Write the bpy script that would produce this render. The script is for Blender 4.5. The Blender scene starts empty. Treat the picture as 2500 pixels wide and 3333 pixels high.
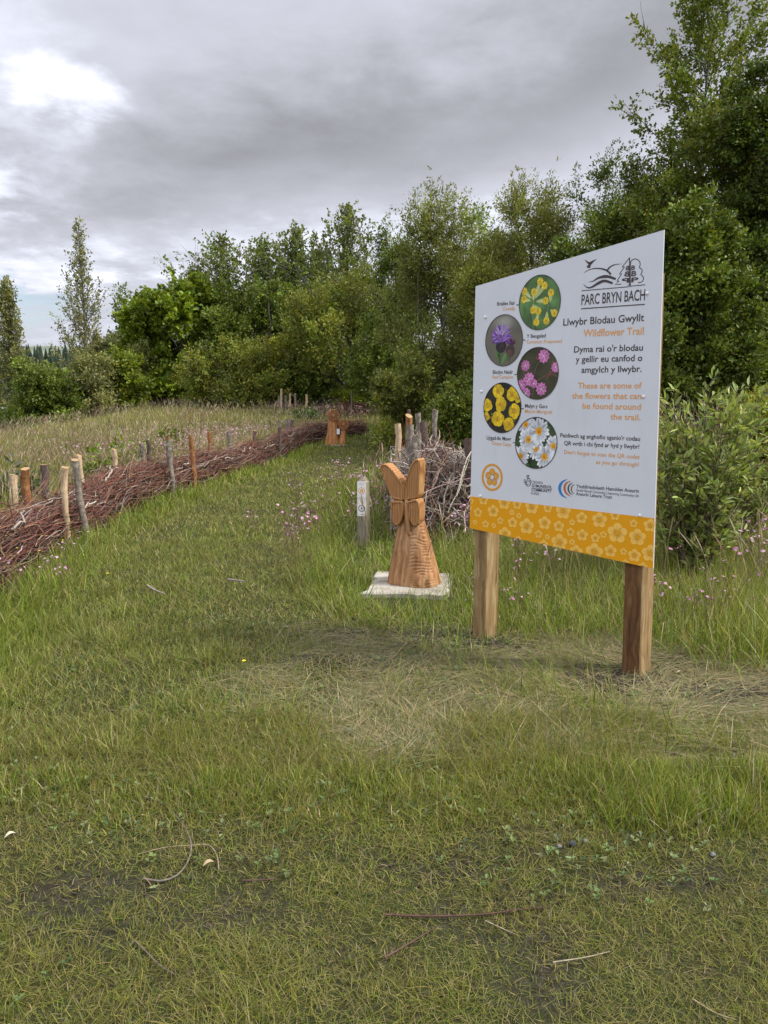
import bpy, bmesh, math, random
import numpy as np
from mathutils import Vector, Matrix

C = bpy.context.scene.collection
SC = bpy.context.scene
R = math.radians

# ------------------------------------------------------------------ camera
CAM_H = 1.6
PITCH = 8.9
FPX = 2408.0
cam_d = bpy.data.cameras.new("camera")
cam_d.sensor_fit = 'VERTICAL'
cam_d.sensor_height = 36.0
cam_d.lens = 36.0 * FPX / 3333.0
cam_d.clip_start = 0.05
cam_d.clip_end = 9000
cam = bpy.data.objects.new("camera", cam_d)
C.objects.link(cam)
cam.location = (0, 0, CAM_H)
cam.rotation_euler = (R(90 - PITCH), 0, 0)
SC.camera = cam

# ------------------------------------------------------------------ exposure
SC.view_settings.view_transform = 'Standard'
SC.view_settings.look = 'None'
SC.view_settings.exposure = 0.45
SC.view_settings.gamma = 1.0
SC.view_settings.use_curve_mapping = False
SC.cycles.max_bounces = 7
SC.cycles.diffuse_bounces = 3
SC.cycles.glossy_bounces = 2
SC.cycles.transmission_bounces = 4
SC.cycles.transparent_max_bounces = 4
SC.cycles.sample_clamp_indirect = 6.0
SC.cycles.caustics_reflective = False
SC.cycles.caustics_refractive = False

# ------------------------------------------------------------------ sun
SUN_EL, SUN_AZ = 46.0, 96.0        # azimuth clockwise from the view direction (+Y)
sd = bpy.data.lights.new("sun", 'SUN')
sd.energy = 3.6
sd.angle = R(11)
sd.color = (1.0, 0.95, 0.86)
sun = bpy.data.objects.new("sun", sd)
C.objects.link(sun)
sv = Vector((math.sin(R(SUN_AZ)) * math.cos(R(SUN_EL)), math.cos(R(SUN_AZ)) * math.cos(R(SUN_EL)), math.sin(R(SUN_EL))))
sun.rotation_euler = sv.to_track_quat('Z', 'Y').to_euler()
sun.location = (20, 5, 30)

# ------------------------------------------------------------------ node helper
class NT:
    def __init__(self, nt):
        self.nt = nt
        nt.nodes.clear()
    def n(self, t, **kw):
        nd = self.nt.nodes.new(t)
        for k, v in kw.items():
            if k[0] == '_':
                continue
            setattr(nd, k, v)
        return nd
    def link(self, a, b):
        self.nt.links.new(a, b)
    def put(self, sock, v):
        if isinstance(v, bpy.types.NodeSocket):
            self.link(v, sock)
        else:
            sock.default_value = v
    def math(self, op, a, b=0.0, c=None, clamp=False):
        nd = self.n('ShaderNodeMath', operation=op, use_clamp=clamp)
        self.put(nd.inputs[0], a)
        self.put(nd.inputs[1], b)
        if c is not None:
            self.put(nd.inputs[2], c)
        return nd.outputs[0]
    def noise(self, vec, scale, detail=4, rough=0.55, dist=0.0):
        nd = self.n('ShaderNodeTexNoise')
        if vec is not None:
            self.link(vec, nd.inputs['Vector'])
        nd.inputs['Scale'].default_value = scale
        nd.inputs['Detail'].default_value = detail
        nd.inputs['Roughness'].default_value = rough
        nd.inputs['Distortion'].default_value = dist
        return nd.outputs['Fac']
    def mapr(self, v, a, b, c=0.0, d=1.0, smooth=True):
        nd = self.n('ShaderNodeMapRange', interpolation_type='SMOOTHSTEP' if smooth else 'LINEAR')
        self.put(nd.inputs[0], v)
        for i, q in enumerate((a, b, c, d)):
            nd.inputs[1 + i].default_value = q
        return nd.outputs[0]
    def mix(self, f, a, b, blend='MIX'):
        nd = self.n('ShaderNodeMix', data_type='RGBA', blend_type=blend)
        self.put(nd.inputs[0], f)
        for s, v in ((nd.inputs[6], a), (nd.inputs[7], b)):
            if isinstance(v, bpy.types.NodeSocket):
                self.link(v, s)
            else:
                s.default_value = (*v[:3], 1.0)
        return nd.outputs[2]
    def ramp(self, f, stops):
        nd = self.n('ShaderNodeValToRGB')
        self.put(nd.inputs[0], f)
        el = nd.color_ramp.elements
        while len(el) < len(stops):
            el.new(0.5)
        for e, (p, c) in zip(el, stops):
            e.position = p
            e.color = (*c[:3], 1.0)
        return nd.outputs[0]
    def mapping(self, vec, scale=(1, 1, 1), rot=(0, 0, 0), loc=(0, 0, 0)):
        nd = self.n('ShaderNodeMapping')
        self.link(vec, nd.inputs[0])
        nd.inputs[1].default_value = loc
        nd.inputs[2].default_value = rot
        nd.inputs[3].default_value = scale
        return nd.outputs[0]

# ------------------------------------------------------------------ world: broken overcast over a blue sky
world = bpy.data.worlds.new("World")
SC.world = world
world.use_nodes = True
w = NT(world.node_tree)
out = w.n('ShaderNodeOutputWorld')
sky = w.n('ShaderNodeTexSky', sky_type='NISHITA')
sky.sun_disc = False
sky.sun_elevation = R(SUN_EL)
sky.sun_rotation = R(SUN_AZ)
bg_sky = w.n('ShaderNodeBackground')
bg_sky.inputs[1].default_value = 0.12
w.link(sky.outputs[0], bg_sky.inputs[0])
tc = w.n('ShaderNodeTexCoord')
sep = w.n('ShaderNodeSeparateXYZ')
w.link(tc.outputs['Generated'], sep.inputs[0])
dx, dy, dz = sep.outputs
el = w.math('MULTIPLY', w.math('ARCSINE', dz), 180 / math.pi)               # elevation, degrees
az = w.math('MULTIPLY', w.math('ARCTAN2', dx, dy), 180 / math.pi)           # azimuth, degrees right of +Y
den = w.math('ADD', w.math('MAXIMUM', dz, 0.0), 0.16)
comb = w.n('ShaderNodeCombineXYZ')
w.link(w.math('DIVIDE', dx, den), comb.inputs[0])
w.link(w.math('DIVIDE', dy, den), comb.inputs[1])
P = comb.outputs[0]
Pm = w.mapping(P, scale=(1.0, 1.0, 1.0), loc=(3.1, 1.7, 0.4))
nL = w.noise(Pm, 0.55, 3, 0.5, 0.3)            # broad masses
nM = w.noise(Pm, 1.7, 7, 0.58, 0.25)            # billows
nS = w.noise(w.mapping(P, scale=(1, 1, 1), loc=(9, 2, 5)), 4.2, 6, 0.6, 0.15)
nM0 = w.math('SUBTRACT', nM, 0.5)
nS0 = w.math('SUBTRACT', nS, 0.5)
nL0 = w.math('SUBTRACT', nL, 0.5)
# dark cloud bank: lower edge rises towards the right
e1 = w.math('ADD', el, w.math('ADD', w.math('MULTIPLY', nM0, 9.0), w.math('MULTIPLY', nS0, 3.0)))
low = w.math('ADD', w.math('MULTIPLY', az, 0.20), 14.6)
up = w.mapr(w.math('SUBTRACT', e1, low), -2.2, 3.0)
dn = w.mapr(w.math('SUBTRACT', e1, low), 4.0, 11.0, 1.0, 0.12)
bank = w.math('MULTIPLY', up, dn)
bank = w.math('MULTIPLY', bank, w.mapr(w.math('ADD', az, w.math('MULTIPLY', nM0, 14.0)), -30.0, -8.0, 0.45, 1.0))
# bright breaks towards the left
def blob(a0, e0, ra, re, k):
    u = w.math('DIVIDE', w.math('SUBTRACT', az, a0), ra)
    v = w.math('DIVIDE', w.math('SUBTRACT', el, e0), re)
    d = w.math('ADD', w.math('MULTIPLY', u, u), w.math('MULTIPLY', v, v))
    d = w.math('ADD', d, w.math('ADD', w.math('MULTIPLY', nM0, -5.0), w.math('MULTIPLY', nS0, -6.5)))
    return w.mapr(d, -0.6, 2.6, k, 0.0)
br = w.math('ADD', blob(-22.0, 19.3, 2.9, 1.4, 0.33), blob(-30.0, 13.5, 3.6, 1.7, 0.28))
br = w.math('ADD', br, blob(-29.0, 8.2, 9.0, 1.6, 0.22))
br = w.math('ADD', br, blob(6.0, 9.5, 20.0, 2.6, 0.20))
br = w.math('ADD', br, blob(-29.0, 19.0, 6.0, 6.0, 0.13))
base = w.math('ADD', 0.545, w.math('ADD', w.math('MULTIPLY', nM0, 0.20), w.math('ADD', w.math('MULTIPLY', nL0, 0.10), w.math('MULTIPLY', nS0, w.mapr(el, 7.0, 22.0, 0.36, 0.16)))))
lum = w.math('SUBTRACT', base, w.math('MULTIPLY', bank, 0.225))
lum = w.math('ADD', lum, br)
lum = w.math('MAXIMUM', lum, 0.17)
# overcast brightens towards the zenith; unseen sky beside and behind raised as added fill
zen_fill = w.math('MULTIPLY', w.mapr(el, 27.0, 75.0, 1.0, 2.6), w.mapr(w.math('ABSOLUTE', az), 55.0, 125.0, 1.0, 1.55))
lum = w.math('MULTIPLY', lum, zen_fill)
tint = w.mix(w.mapr(lum, 0.25, 0.6), (0.945, 0.970, 1.06), (0.928, 0.960, 1.09))
colr = w.n('ShaderNodeVectorMath', operation='SCALE')
w.link(tint, colr.inputs[0])
w.link(lum, colr.inputs[3])
bg_cl = w.n('ShaderNodeBackground')
w.link(colr.outputs[0], bg_cl.inputs[0])
bg_cl.inputs[1].default_value = 1.0
# small gaps of blue, low on the left
gap = w.math('MULTIPLY', w.mapr(w.math('ADD', az, w.math('MULTIPLY', nM0, 12.0)), -30.0, -18.0, 1.0, 0.0), w.mapr(w.math('ABSOLUTE', w.math('SUBTRACT', el, 6.2)), 0.5, 3.8, 1.0, 0.0))
gap = w.math('MULTIPLY', gap, w.mapr(w.math('ADD', nM, nS0), 0.34, 0.47, 0.75, 0.0))
mixw = w.n('ShaderNodeMixShader')
w.link(gap, mixw.inputs[0])
w.link(bg_cl.outputs[0], mixw.inputs[1])
w.link(bg_sky.outputs[0], mixw.inputs[2])
w.link(mixw.outputs[0], out.inputs[0])

# ------------------------------------------------------------------ survey helpers (metres; X right, Y ahead, Z up)
_cp, _sp = math.cos(R(PITCH)), math.sin(R(PITCH))
def ray(px, py):
    a, b = (px - 1250) / FPX, (1666.5 - py) / FPX
    return np.array((a, _cp + b * _sp, -_sp + b * _cp))
def at_dist(px, py, y):
    d = ray(px, py)
    return np.array((0, 0, CAM_H)) + d * (y / d[1])

def smooth(a, b, v):
    t = np.clip((np.asarray(v, float) - a) / (b - a), 0, 1)
    return t * t * (3 - 2 * t)
def _hash(i, j, s):
    h = (i.astype(np.int64) * 374761393 + j.astype(np.int64) * 668265263 + s * 974711) & 0x7fffffff
    h = ((h ^ (h >> 13)) * 1274126177) & 0x7fffffff
    return ((h ^ (h >> 16)) & 0xffff) / 65535.0
def vnoise(x, y, s=0):
    x = np.asarray(x, float); y = np.asarray(y, float)
    i = np.floor(x); j = np.floor(y)
    fx = x - i; fy = y - j
    fx = fx * fx * (3 - 2 * fx); fy = fy * fy * (3 - 2 * fy)
    a = _hash(i, j, s); b = _hash(i + 1, j, s); c = _hash(i, j + 1, s); d = _hash(i + 1, j + 1, s)
    return (a * (1 - fx) + b * fx) * (1 - fy) + (c * (1 - fx) + d * fx) * fy
def fbm(x, y, s=0, o=3):
    v = 0; a = 0.5; t = 0
    for k in range(o):
        v = v + a * vnoise(x * 2 ** k + 17.3 * k, y * 2 ** k - 9.1 * k, s + k); t += a; a *= 0.5
    return v / t

def terrain(x, y):
    x = np.asarray(x, float); y = np.asarray(y, float)
    z = 0.90 * smooth(14, 36, y) * smooth(-21, -8, x) - 0.55 * smooth(12, 30, y) * smooth(-9, -18, x)
    z = z + 0.75 * smooth(6.5, 14, y) * smooth(2.0, 5.0, x)
    z = z * (1 - smooth(60, 160, y)) - 14 * smooth(60, 260, y)
    z = z - 3.0 * smooth(-24, -60, x) * smooth(10, 40, y)
    near = smooth(60, 20, np.hypot(x, y))
    z = z + near * (0.10 * (fbm(x * 0.45, y * 0.45, 3, 2) - 0.5) * smooth(1.5, 5, y) + 0.035 * (fbm(x * 2.3, y * 2.3, 5, 2) - 0.5))
    return z
def tz(x, y):
    return float(terrain(x, y))

# ------------------------------------------------------------------ object helpers
def tag(o, label=None, cat=None, group=None, kind=None):
    if label: o['label'] = label
    if cat: o['category'] = cat
    if group: o['group'] = group
    if kind: o['kind'] = kind
    return o
def thing(name, loc, rz, label, cat, group=None):
    o = bpy.data.objects.new(name, None)
    C.objects.link(o)
    o.location = loc
    o.rotation_euler = (0, 0, rz)
    o.empty_display_size = 0.1
    return tag(o, label, cat, group)

class MB:
    """collects vertices, faces, colours and material slots for ONE mesh object"""
    def __init__(self):
        self.V = []; self.F = []; self.col = []; self.M = []; self.n = 0
    def add(self, V, F, col=None, m=0):
        V = np.asarray(V, float).reshape(-1, 3)
        if not isinstance(F, (list, tuple)) or (len(F) and not isinstance(F[0], np.ndarray)):
            by = {}
            for f in F: by.setdefault(len(f), []).append(f)
            F = [np.array(v, np.int64) for v in by.values()]
        for f in F:
            if len(f):
                self.F.append(f + self.n); self.M.append(np.full(len(f), m, np.int32))
        if col is None: col = (1, 1, 1)
        col = np.asarray(col, float)
        if col.ndim == 1: col = np.tile(col, (len(V), 1))
        self.V.append(V); self.col.append(col); self.n += len(V)
        return self
    def box(self, x0, x1, y0, y1, z0, z1, col=None, m=0):
        V = [(x, y, z) for z in (z0, z1) for y in (y0, y1) for x in (x0, x1)]
        F = [(0, 2, 3, 1), (4, 5, 7, 6), (0, 1, 5, 4), (2, 6, 7, 3), (0, 4, 6, 2), (1, 3, 7, 5)]
        return self.add(V, F, col, m)
    def mesh(self, name, mats, smooth=False):
        V = np.concatenate(self.V); col = np.concatenate(self.col)
        me = bpy.data.meshes.new(name)
        me.vertices.add(len(V)); me.vertices.foreach_set('co', V.astype(np.float32).ravel())
        tot = np.concatenate([np.full(len(f), f.shape[1], np.int32) for f in self.F])
        loops = np.concatenate([f.ravel() for f in self.F]).astype(np.int32)
        me.loops.add(len(loops)); me.loops.foreach_set('vertex_index', loops)
        me.polygons.add(len(tot))
        st = np.concatenate(([0], np.cumsum(tot)[:-1])).astype(np.int32)
        me.polygons.foreach_set('loop_start', st)
        for m in (mats if isinstance(mats, (list, tuple)) else [mats]): me.materials.append(m)
        me.polygons.foreach_set('material_index', np.concatenate(self.M))
        me.polygons.foreach_set('use_smooth', np.full(len(tot), smooth, bool))
        at = me.attributes.new('Col', 'FLOAT_COLOR', 'POINT')
        at.data.foreach_set('color', np.hstack([col, np.ones((len(col), 1))]).astype(np.float32).ravel())
        me.update(calc_edges=True)
        return me
    def build(self, name, mats, parent=None, smooth=False, loc=None, rz=0.0):
        o = bpy.data.objects.new(name, self.mesh(name, mats, smooth))
        C.objects.link(o)
        if parent is not None: o.parent = parent
        if loc is not None: o.location = loc
        if rz: o.rotation_euler = (0, 0, rz)
        return o

def unit(v):
    return v / np.maximum(np.linalg.norm(v, axis=-1, keepdims=True), 1e-9)
def tubes(paths, radii, sides=4, cap=True):
    """paths (N,S,3), radii (N,S) -> V, [F]"""
    paths = np.asarray(paths, float); radii = np.asarray(radii, float)
    N, S, _ = paths.shape
    t = np.gradient(paths, axis=1); t = unit(t)
    ref = np.where(np.abs(t[:, :1, 2:3]) > 0.9, np.array([[[1.0, 0, 0]]]), np.array([[[0, 0, 1.0]]]))
    ref = np.repeat(ref, S, 1)
    a = unit(np.cross(t, ref)); b = np.cross(t, a)
    ang = np.arange(sides) / sides * 2 * np.pi
    V = paths[:, :, None] + radii[:, :, None, None] * (a[:, :, None] * np.cos(ang)[None, None, :, None] + b[:, :, None] * np.sin(ang)[None, None, :, None])
    idx = np.arange(N * S * sides).reshape(N, S, sides)
    i0 = idx[:, :-1]; i1 = idx[:, 1:]
    q = np.stack([i0, np.roll(i0, -1, 2), np.roll(i1, -1, 2), i1], -1).reshape(-1, 4)
    F = [q[:, ::-1]]
    if cap:
        F.append(idx[:, -1, :]); F.append(idx[:, 0, ::-1])
    return V.reshape(-1, 3), F

def blades(Pt, h, wd, az, elv, curl, col, segs=2, tipcol=None):
    """grass blades: rooted at Pt (N,3), length h, width wd, leaning along az at elevation elv, drooping by curl"""
    N = len(Pt)
    d = np.stack([np.cos(elv) * np.cos(az), np.cos(elv) * np.sin(az), np.sin(elv)], -1)
    sa = az + np.pi / 2 + RNG.normal(0, 0.9, N)
    s = np.stack([np.cos(sa), np.sin(sa), np.zeros(N)], -1)
    lv = np.linspace(0, 1, segs + 1)
    V = np.zeros((N, 2 * segs + 1, 3)); cl = np.zeros((N, 2 * segs + 1, 3))
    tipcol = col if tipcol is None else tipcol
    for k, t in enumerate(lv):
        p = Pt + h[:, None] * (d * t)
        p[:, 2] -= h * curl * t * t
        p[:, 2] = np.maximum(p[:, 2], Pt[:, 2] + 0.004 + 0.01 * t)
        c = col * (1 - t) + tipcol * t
        if k < segs:
            ww = (wd * (1 - 0.75 * t ** 1.5) * 0.5)[:, None]
            V[:, 2 * k] = p - s * ww; V[:, 2 * k + 1] = p + s * ww
            cl[:, 2 * k] = c; cl[:, 2 * k + 1] = c
        else:
            V[:, 2 * k] = p; cl[:, 2 * k] = c
    b = (np.arange(N) * (2 * segs + 1))[:, None]
    F = [b + np.array([[2 * k, 2 * k + 1, 2 * k + 3, 2 * k + 2]]) for k in range(segs - 1)]
    F.append(b + np.array([[2 * segs - 2, 2 * segs - 1, 2 * segs]]))
    return V.reshape(-1, 3), F, cl.reshape(-1, 3)

RNG = np.random.default_rng(7)

# ------------------------------------------------------------------ materials
def new_mat(name):
    m = bpy.data.materials.new(name)
    m.use_nodes = True
    t = NT(m.node_tree)
    o = t.n('ShaderNodeOutputMaterial')
    return m, t, o
def principled(t, o, base, rough=0.7, spec=0.3, normal=None):
    p = t.n('ShaderNodeBsdfPrincipled')
    t.put(p.inputs['Base Color'], base if isinstance(base, bpy.types.NodeSocket) else (*base, 1))
    t.put(p.inputs['Roughness'], rough)
    p.inputs['Specular IOR Level'].default_value = spec
    if normal is not None: t.link(normal, p.inputs['Normal'])
    if o is not None: t.link(p.outputs[0], o.inputs[0])
    return p
def bump(t, h, strength=0.4, dist=0.01):
    b = t.n('ShaderNodeBump')
    b.inputs['Strength'].default_value = strength
    b.inputs['Distance'].default_value = dist
    t.link(h, b.inputs['Height'])
    return b.outputs[0]
def attr(t):
    a = t.n('ShaderNodeAttribute', attribute_name='Col')
    return a.outputs['Color']
def leaf_material(name, trans=0.35, rough=0.5, spec=0.3):
    m, t, o = new_mat(name)
    c = attr(t)
    p = principled(t, None, c, rough, spec)
    tr = t.n('ShaderNodeBsdfTranslucent')
    t.link(t.mix(1.0, c, (1.25, 1.25, 0.55), 'MULTIPLY'), tr.inputs[0])
    mx = t.n('ShaderNodeMixShader')
    mx.inputs[0].default_value = trans
    t.link(p.outputs[0], mx.inputs[1]); t.link(tr.outputs[0], mx.inputs[2])
    t.link(mx.outputs[0], o.inputs[0])
    return m
def plain(name, col, rough=0.6, spec=0.3):
    m, t, o = new_mat(name)
    oc = t.n('ShaderNodeTexCoord').outputs['Object']
    f = t.noise(oc, 9.0, 4)
    principled(t, o, t.mix(t.mapr(f, 0.3, 0.7), tuple(c * 0.92 for c in col), tuple(min(1, c * 1.06) for c in col)), rough, spec)
    return m
def attr_mat(name, rough=0.6, spec=0.3, nscale=60.0, amt=0.18):
    m, t, o = new_mat(name)
    c = attr(t)
    oc = t.n('ShaderNodeTexCoord').outputs['Object']
    f = t.noise(oc, nscale, 4, 0.6)
    g = t.mapr(f, 0.3, 0.7, 1 - amt, 1 + amt)
    vm = t.n('ShaderNodeVectorMath', operation='SCALE')
    t.link(c, vm.inputs[0]); t.link(g, vm.inputs[3])
    principled(t, o, vm.outputs[0], rough, spec, bump(t, f, 0.3, 0.004))
    return m

LEAF = leaf_material('leaf', 0.27)
GRASS = leaf_material('grass_blade', 0.3, 0.6, 0.2)
TWIG = attr_mat('twig_bark', 0.8, 0.2, 40, 0.25)
PRINT = attr_mat('printed_vinyl', 0.38, 0.4, 3.0, 0.02)

def bark_material(name, c0, c1, c2, scale=(14, 14, 3)):
    m, t, o = new_mat(name)
    oc = t.n('ShaderNodeTexCoord').outputs['Object']
    v = t.mapping(oc, scale=scale)
    f = t.noise(v, 2.0, 6, 0.65, 0.6)
    g = t.noise(oc, 22.0, 4, 0.6)
    col = t.ramp(f, [(0.28, c0), (0.5, c1), (0.72, c2)])
    col = t.mix(t.mapr(g, 0.45, 0.65, 0, 0.5), col, c0)
    principled(t, o, col, 0.85, 0.15, bump(t, t.math('ADD', f, t.math('MULTIPLY', g, 0.5)), 0.7, 0.01))
    return m
BARK_GREY = bark_material('bark_grey', (0.06, 0.05, 0.042), (0.20, 0.17, 0.135), (0.38, 0.34, 0.28), (11, 11, 7))
BARK_DARK = bark_material('bark_dark', (0.05, 0.035, 0.03), (0.12, 0.085, 0.07), (0.22, 0.16, 0.13))
BARK_RED = bark_material('bark_orange', (0.07, 0.03, 0.015), (0.26, 0.115, 0.045), (0.45, 0.25, 0.11))
BARK_PALE = bark_material('peeled_wood', (0.26, 0.17, 0.10), (0.50, 0.37, 0.23), (0.62, 0.50, 0.34), (12, 12, 2))
BARK_TREE = bark_material('tree_bark', (0.035, 0.03, 0.025), (0.09, 0.08, 0.06), (0.17, 0.15, 0.12), (5, 5, 1.2))
BARK_POPLAR = bark_material('pale_tree_bark', (0.08, 0.075, 0.065), (0.22, 0.21, 0.18), (0.36, 0.34, 0.30), (5, 5, 1.2))

def timber_material(name, c0, c1, c2, ring=38.0, knots=True, rough=0.75):
    m, t, o = new_mat(name)
    oc = t.n('ShaderNodeTexCoord').outputs['Object']
    wv = t.noise(oc, 3.0, 2, 0.5)
    v = t.mapping(oc, scale=(1.0, 1.0, 0.06))
    vm = t.n('ShaderNodeVectorMath', operation='ADD')
    cb = t.n('ShaderNodeCombineXYZ')
    t.link(t.math('MULTIPLY', wv, 0.10), cb.inputs[0]); t.link(t.math('MULTIPLY', wv, 0.06), cb.inputs[1])
    t.link(v, vm.inputs[0]); t.link(cb.outputs[0], vm.inputs[1])
    f = t.noise(vm.outputs[0], ring, 5, 0.6, 0.5)
    g = t.noise(t.mapping(oc, scale=(1, 1, 0.1)), 160.0, 3, 0.6)
    col = t.ramp(f, [(0.3, c0), (0.5, c1), (0.68, c2)])
    col = t.mix(t.mapr(g, 0.4, 0.7, 0, 0.35), col, c0)
    if knots:
        vo = t.n('ShaderNodeTexVoronoi')
        t.link(t.mapping(oc, scale=(3.3, 3.3, 1.9), loc=(0.31, 0.17, 0.4)), vo.inputs['Vector'])
        vo.inputs['Scale'].default_value = 1.0
        k = t.mapr(vo.outputs['Distance'], 0.05, 0.12, 1.0, 0.0)
        col = t.mix(t.math('MULTIPLY', k, 0.75), col, tuple(c * 0.35 for c in c0))
    ck = t.mapr(t.noise(t.mapping(oc, scale=(1, 1, 0.035), loc=(3, 5, 1)), 26.0, 4, 0.7), 0.655, 0.70)
    col = t.mix(t.math('MULTIPLY', ck, 0.7), col, tuple(c * 0.25 for c in c0))
    b = bump(t, t.math('ADD', f, t.math('MULTIPLY', g, 0.4)), 0.25, 0.004)
    principled(t, o, col, rough, 0.2, b)
    return m
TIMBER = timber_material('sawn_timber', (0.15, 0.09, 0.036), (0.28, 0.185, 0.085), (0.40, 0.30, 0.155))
TIMBER_SHADED = timber_material('sawn_timber_brown_shaded', (0.065, 0.030, 0.012), (0.14, 0.070, 0.028), (0.22, 0.125, 0.055))  # browner timber, darkened further to paint shade on the right post's front
CARVED = timber_material('carved_wood', (0.19, 0.078, 0.028), (0.37, 0.190, 0.084), (0.50, 0.31, 0.165), 22.0, True, 0.65)
WEATHERED = timber_material('weathered_post', (0.10, 0.085, 0.06), (0.22, 0.185, 0.13), (0.34, 0.30, 0.22), 45.0, False, 0.85)

# ------------------------------------------------------------------ layout of the trail
FENCE = np.array([(-2.45, 3.0), (-2.8, 4.4), (-3.15, 5.9), (-3.36, 7.3), (-3.47, 8.7), (-3.52, 10.3), (-3.42, 12.0), (-3.18, 14.2), (-2.85, 16.3), (-2.5, 18.6), (-2.25, 20.3), (-1.7, 22.2), (-1.1, 23.1), (-0.55, 23.6)])
def curve_pts(P, n=400):
    P = np.asarray(P, float)
    Q = np.vstack([2 * P[0] - P[1], P, 2 * P[-1] - P[-2]])
    o = []
    for i in range(1, len(Q) - 2):
        t = np.linspace(0, 1, 40, endpoint=False)[:, None]
        a, b, c, d = Q[i - 1], Q[i], Q[i + 1], Q[i + 2]
        o.append(0.5 * (2 * b + (c - a) * t + (2 * a - 5 * b + 4 * c - d) * t ** 2 + (3 * b - a - 3 * c + d) * t ** 3))
    o = np.vstack(o + [P[-1:]])
    s = np.concatenate(([0], np.cumsum(np.linalg.norm(np.diff(o, axis=0), axis=1))))
    q = np.linspace(0, s[-1], n)
    return np.stack([np.interp(q, s, o[:, k]) for k in range(2)], -1), q
FC, FS = curve_pts(FENCE)
def fence_at(s):
    x = np.interp(s, FS, FC[:, 0]); y = np.interp(s, FS, FC[:, 1])
    e = 0.15
    tx = np.interp(s + e, FS, FC[:, 0]) - np.interp(s - e, FS, FC[:, 0]); ty = np.interp(s + e, FS, FC[:, 1]) - np.interp(s - e, FS, FC[:, 1])
    l = np.hypot(tx, ty) + 1e-9
    return x, y, tx / l, ty / l
def fence_x(y):
    return np.interp(y, FC[:, 1], FC[:, 0])
def right_x(y):
    """where the mown path gives way to the long grass on its right"""
    return np.interp(y, [3.2, 4.6, 5.6, 6.5, 8, 11, 14, 18, 22, 26], [1.6, 0.4, -0.25, -0.40, -0.50, -0.42, -0.25, 0.35, 1.3, 2.0])

# ------------------------------------------------------------------ ground
def dirt_patches(x, y):
    """0..1 where the turf is worn to bare soil"""
    n = fbm(x * 2.1, y * 3.4, 21, 3)
    m = smooth(0.60, 0.74, n) * smooth(2.55, 2.2, y) * 0.6
    for cx, cy, rx, ry in ((-0.92, 2.22, 0.40, 0.10), (-0.58, 2.06, 0.2, 0.05), (0.22, 2.32, 0.2, 0.05), (-1.1, 2.1, 0.26, 0.05), (1.1, 1.9, 0.2, 0.04)):
        m = np.maximum(m, 0.62 * smooth(1.25, 0.5, np.hypot((x - cx) / rx, (y - cy) / ry) + 2.2 * (fbm(x * 8, y * 11, 4, 3) - 0.5)))
    # disturbed soil around the sign
    for cx, cy, rx, ry in ((0.74, 4.62, 0.34, 0.17), (1.35, 4.0, 0.42, 0.17), (1.95, 3.86, 0.6, 0.14), (0.1, 4.75, 0.55, 0.20), (-0.25, 4.3, 0.4, 0.16), (0.7, 4.2, 0.25, 0.1)):
        m = np.maximum(m, smooth(1.2, 0.45, np.hypot((x - cx) / rx, (y - cy) / ry) + 1.3 * (fbm(x * 5, y * 5, 8, 2) - 0.5)))
    return np.clip(m, 0, 1)

def axis(lo, hi, d0, d1, far):
    """coordinates dense between lo and hi, then stretching out to far"""
    c = list(np.arange(lo, hi + 1e-6, d0))
    s = d0; v = hi
    while v < far: s = min(s * 1.18, d1); v += s; c.append(v)
    s = d0; v = lo; pre = []
    while v > -far: s = min(s * 1.18, d1); v -= s; pre.append(v)
    return np.array(pre[::-1] + c)
gx = axis(-7, 7, 0.07, 160, 3600); gy = axis(0.9, 11, 0.07, 160, 3600)
GX, GY = np.meshgrid(gx, gy)
GZ = terrain(GX, GY)
dp = dirt_patches(GX, GY)
GZ = GZ + dp * 0.03 * (fbm(GX * 9, GY * 9, 40, 2) - 0.6) * (np.hypot(GX, GY) < 9)
V = np.stack([GX, GY, GZ], -1).reshape(-1, 3)
ny, nx = GX.shape
idx = np.arange(ny * nx).reshape(ny, nx)
Fq = np.stack([idx[:-1, :-1], idx[:-1, 1:], idx[1:, 1:], idx[1:, :-1]], -1).reshape(-1, 4)
m, t, o = new_mat('soil_and_thatch')
oc = t.n('ShaderNodeTexCoord').outputs['Object']
f1 = t.noise(oc, 3.0, 5, 0.6); f2 = t.noise(oc, 38.0, 5, 0.65); f3 = t.noise(oc, 160.0, 3, 0.6)
thatch = t.ramp(f2, [(0.3, (0.018, 0.018, 0.008)), (0.5, (0.05, 0.048, 0.022)), (0.7, (0.11, 0.095, 0.05))])
green = t.ramp(f3, [(0.3, (0.025, 0.032, 0.011)), (0.7, (0.065, 0.075, 0.026))])
thatch = t.mix(t.mapr(f1, 0.35, 0.65), thatch, green)
soil = t.ramp(f2, [(0.3, (0.018, 0.014, 0.012)), (0.5, (0.045, 0.036, 0.031)), (0.75, (0.10, 0.083, 0.07))])
ag = t.n('ShaderNodeSeparateColor'); t.link(attr(t), ag.inputs[0])
colg = t.mix(ag.outputs[0], thatch, soil)
principled(t, o, colg, 0.95, 0.1, bump(t, t.math('ADD', f2, f3), 0.8, 0.02))
mb = MB(); mb.add(V, [Fq], np.repeat(dp.reshape(-1, 1), 3, 1))
ground = mb.build('ground', m, smooth=True); tag(ground, kind='structure')

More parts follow.
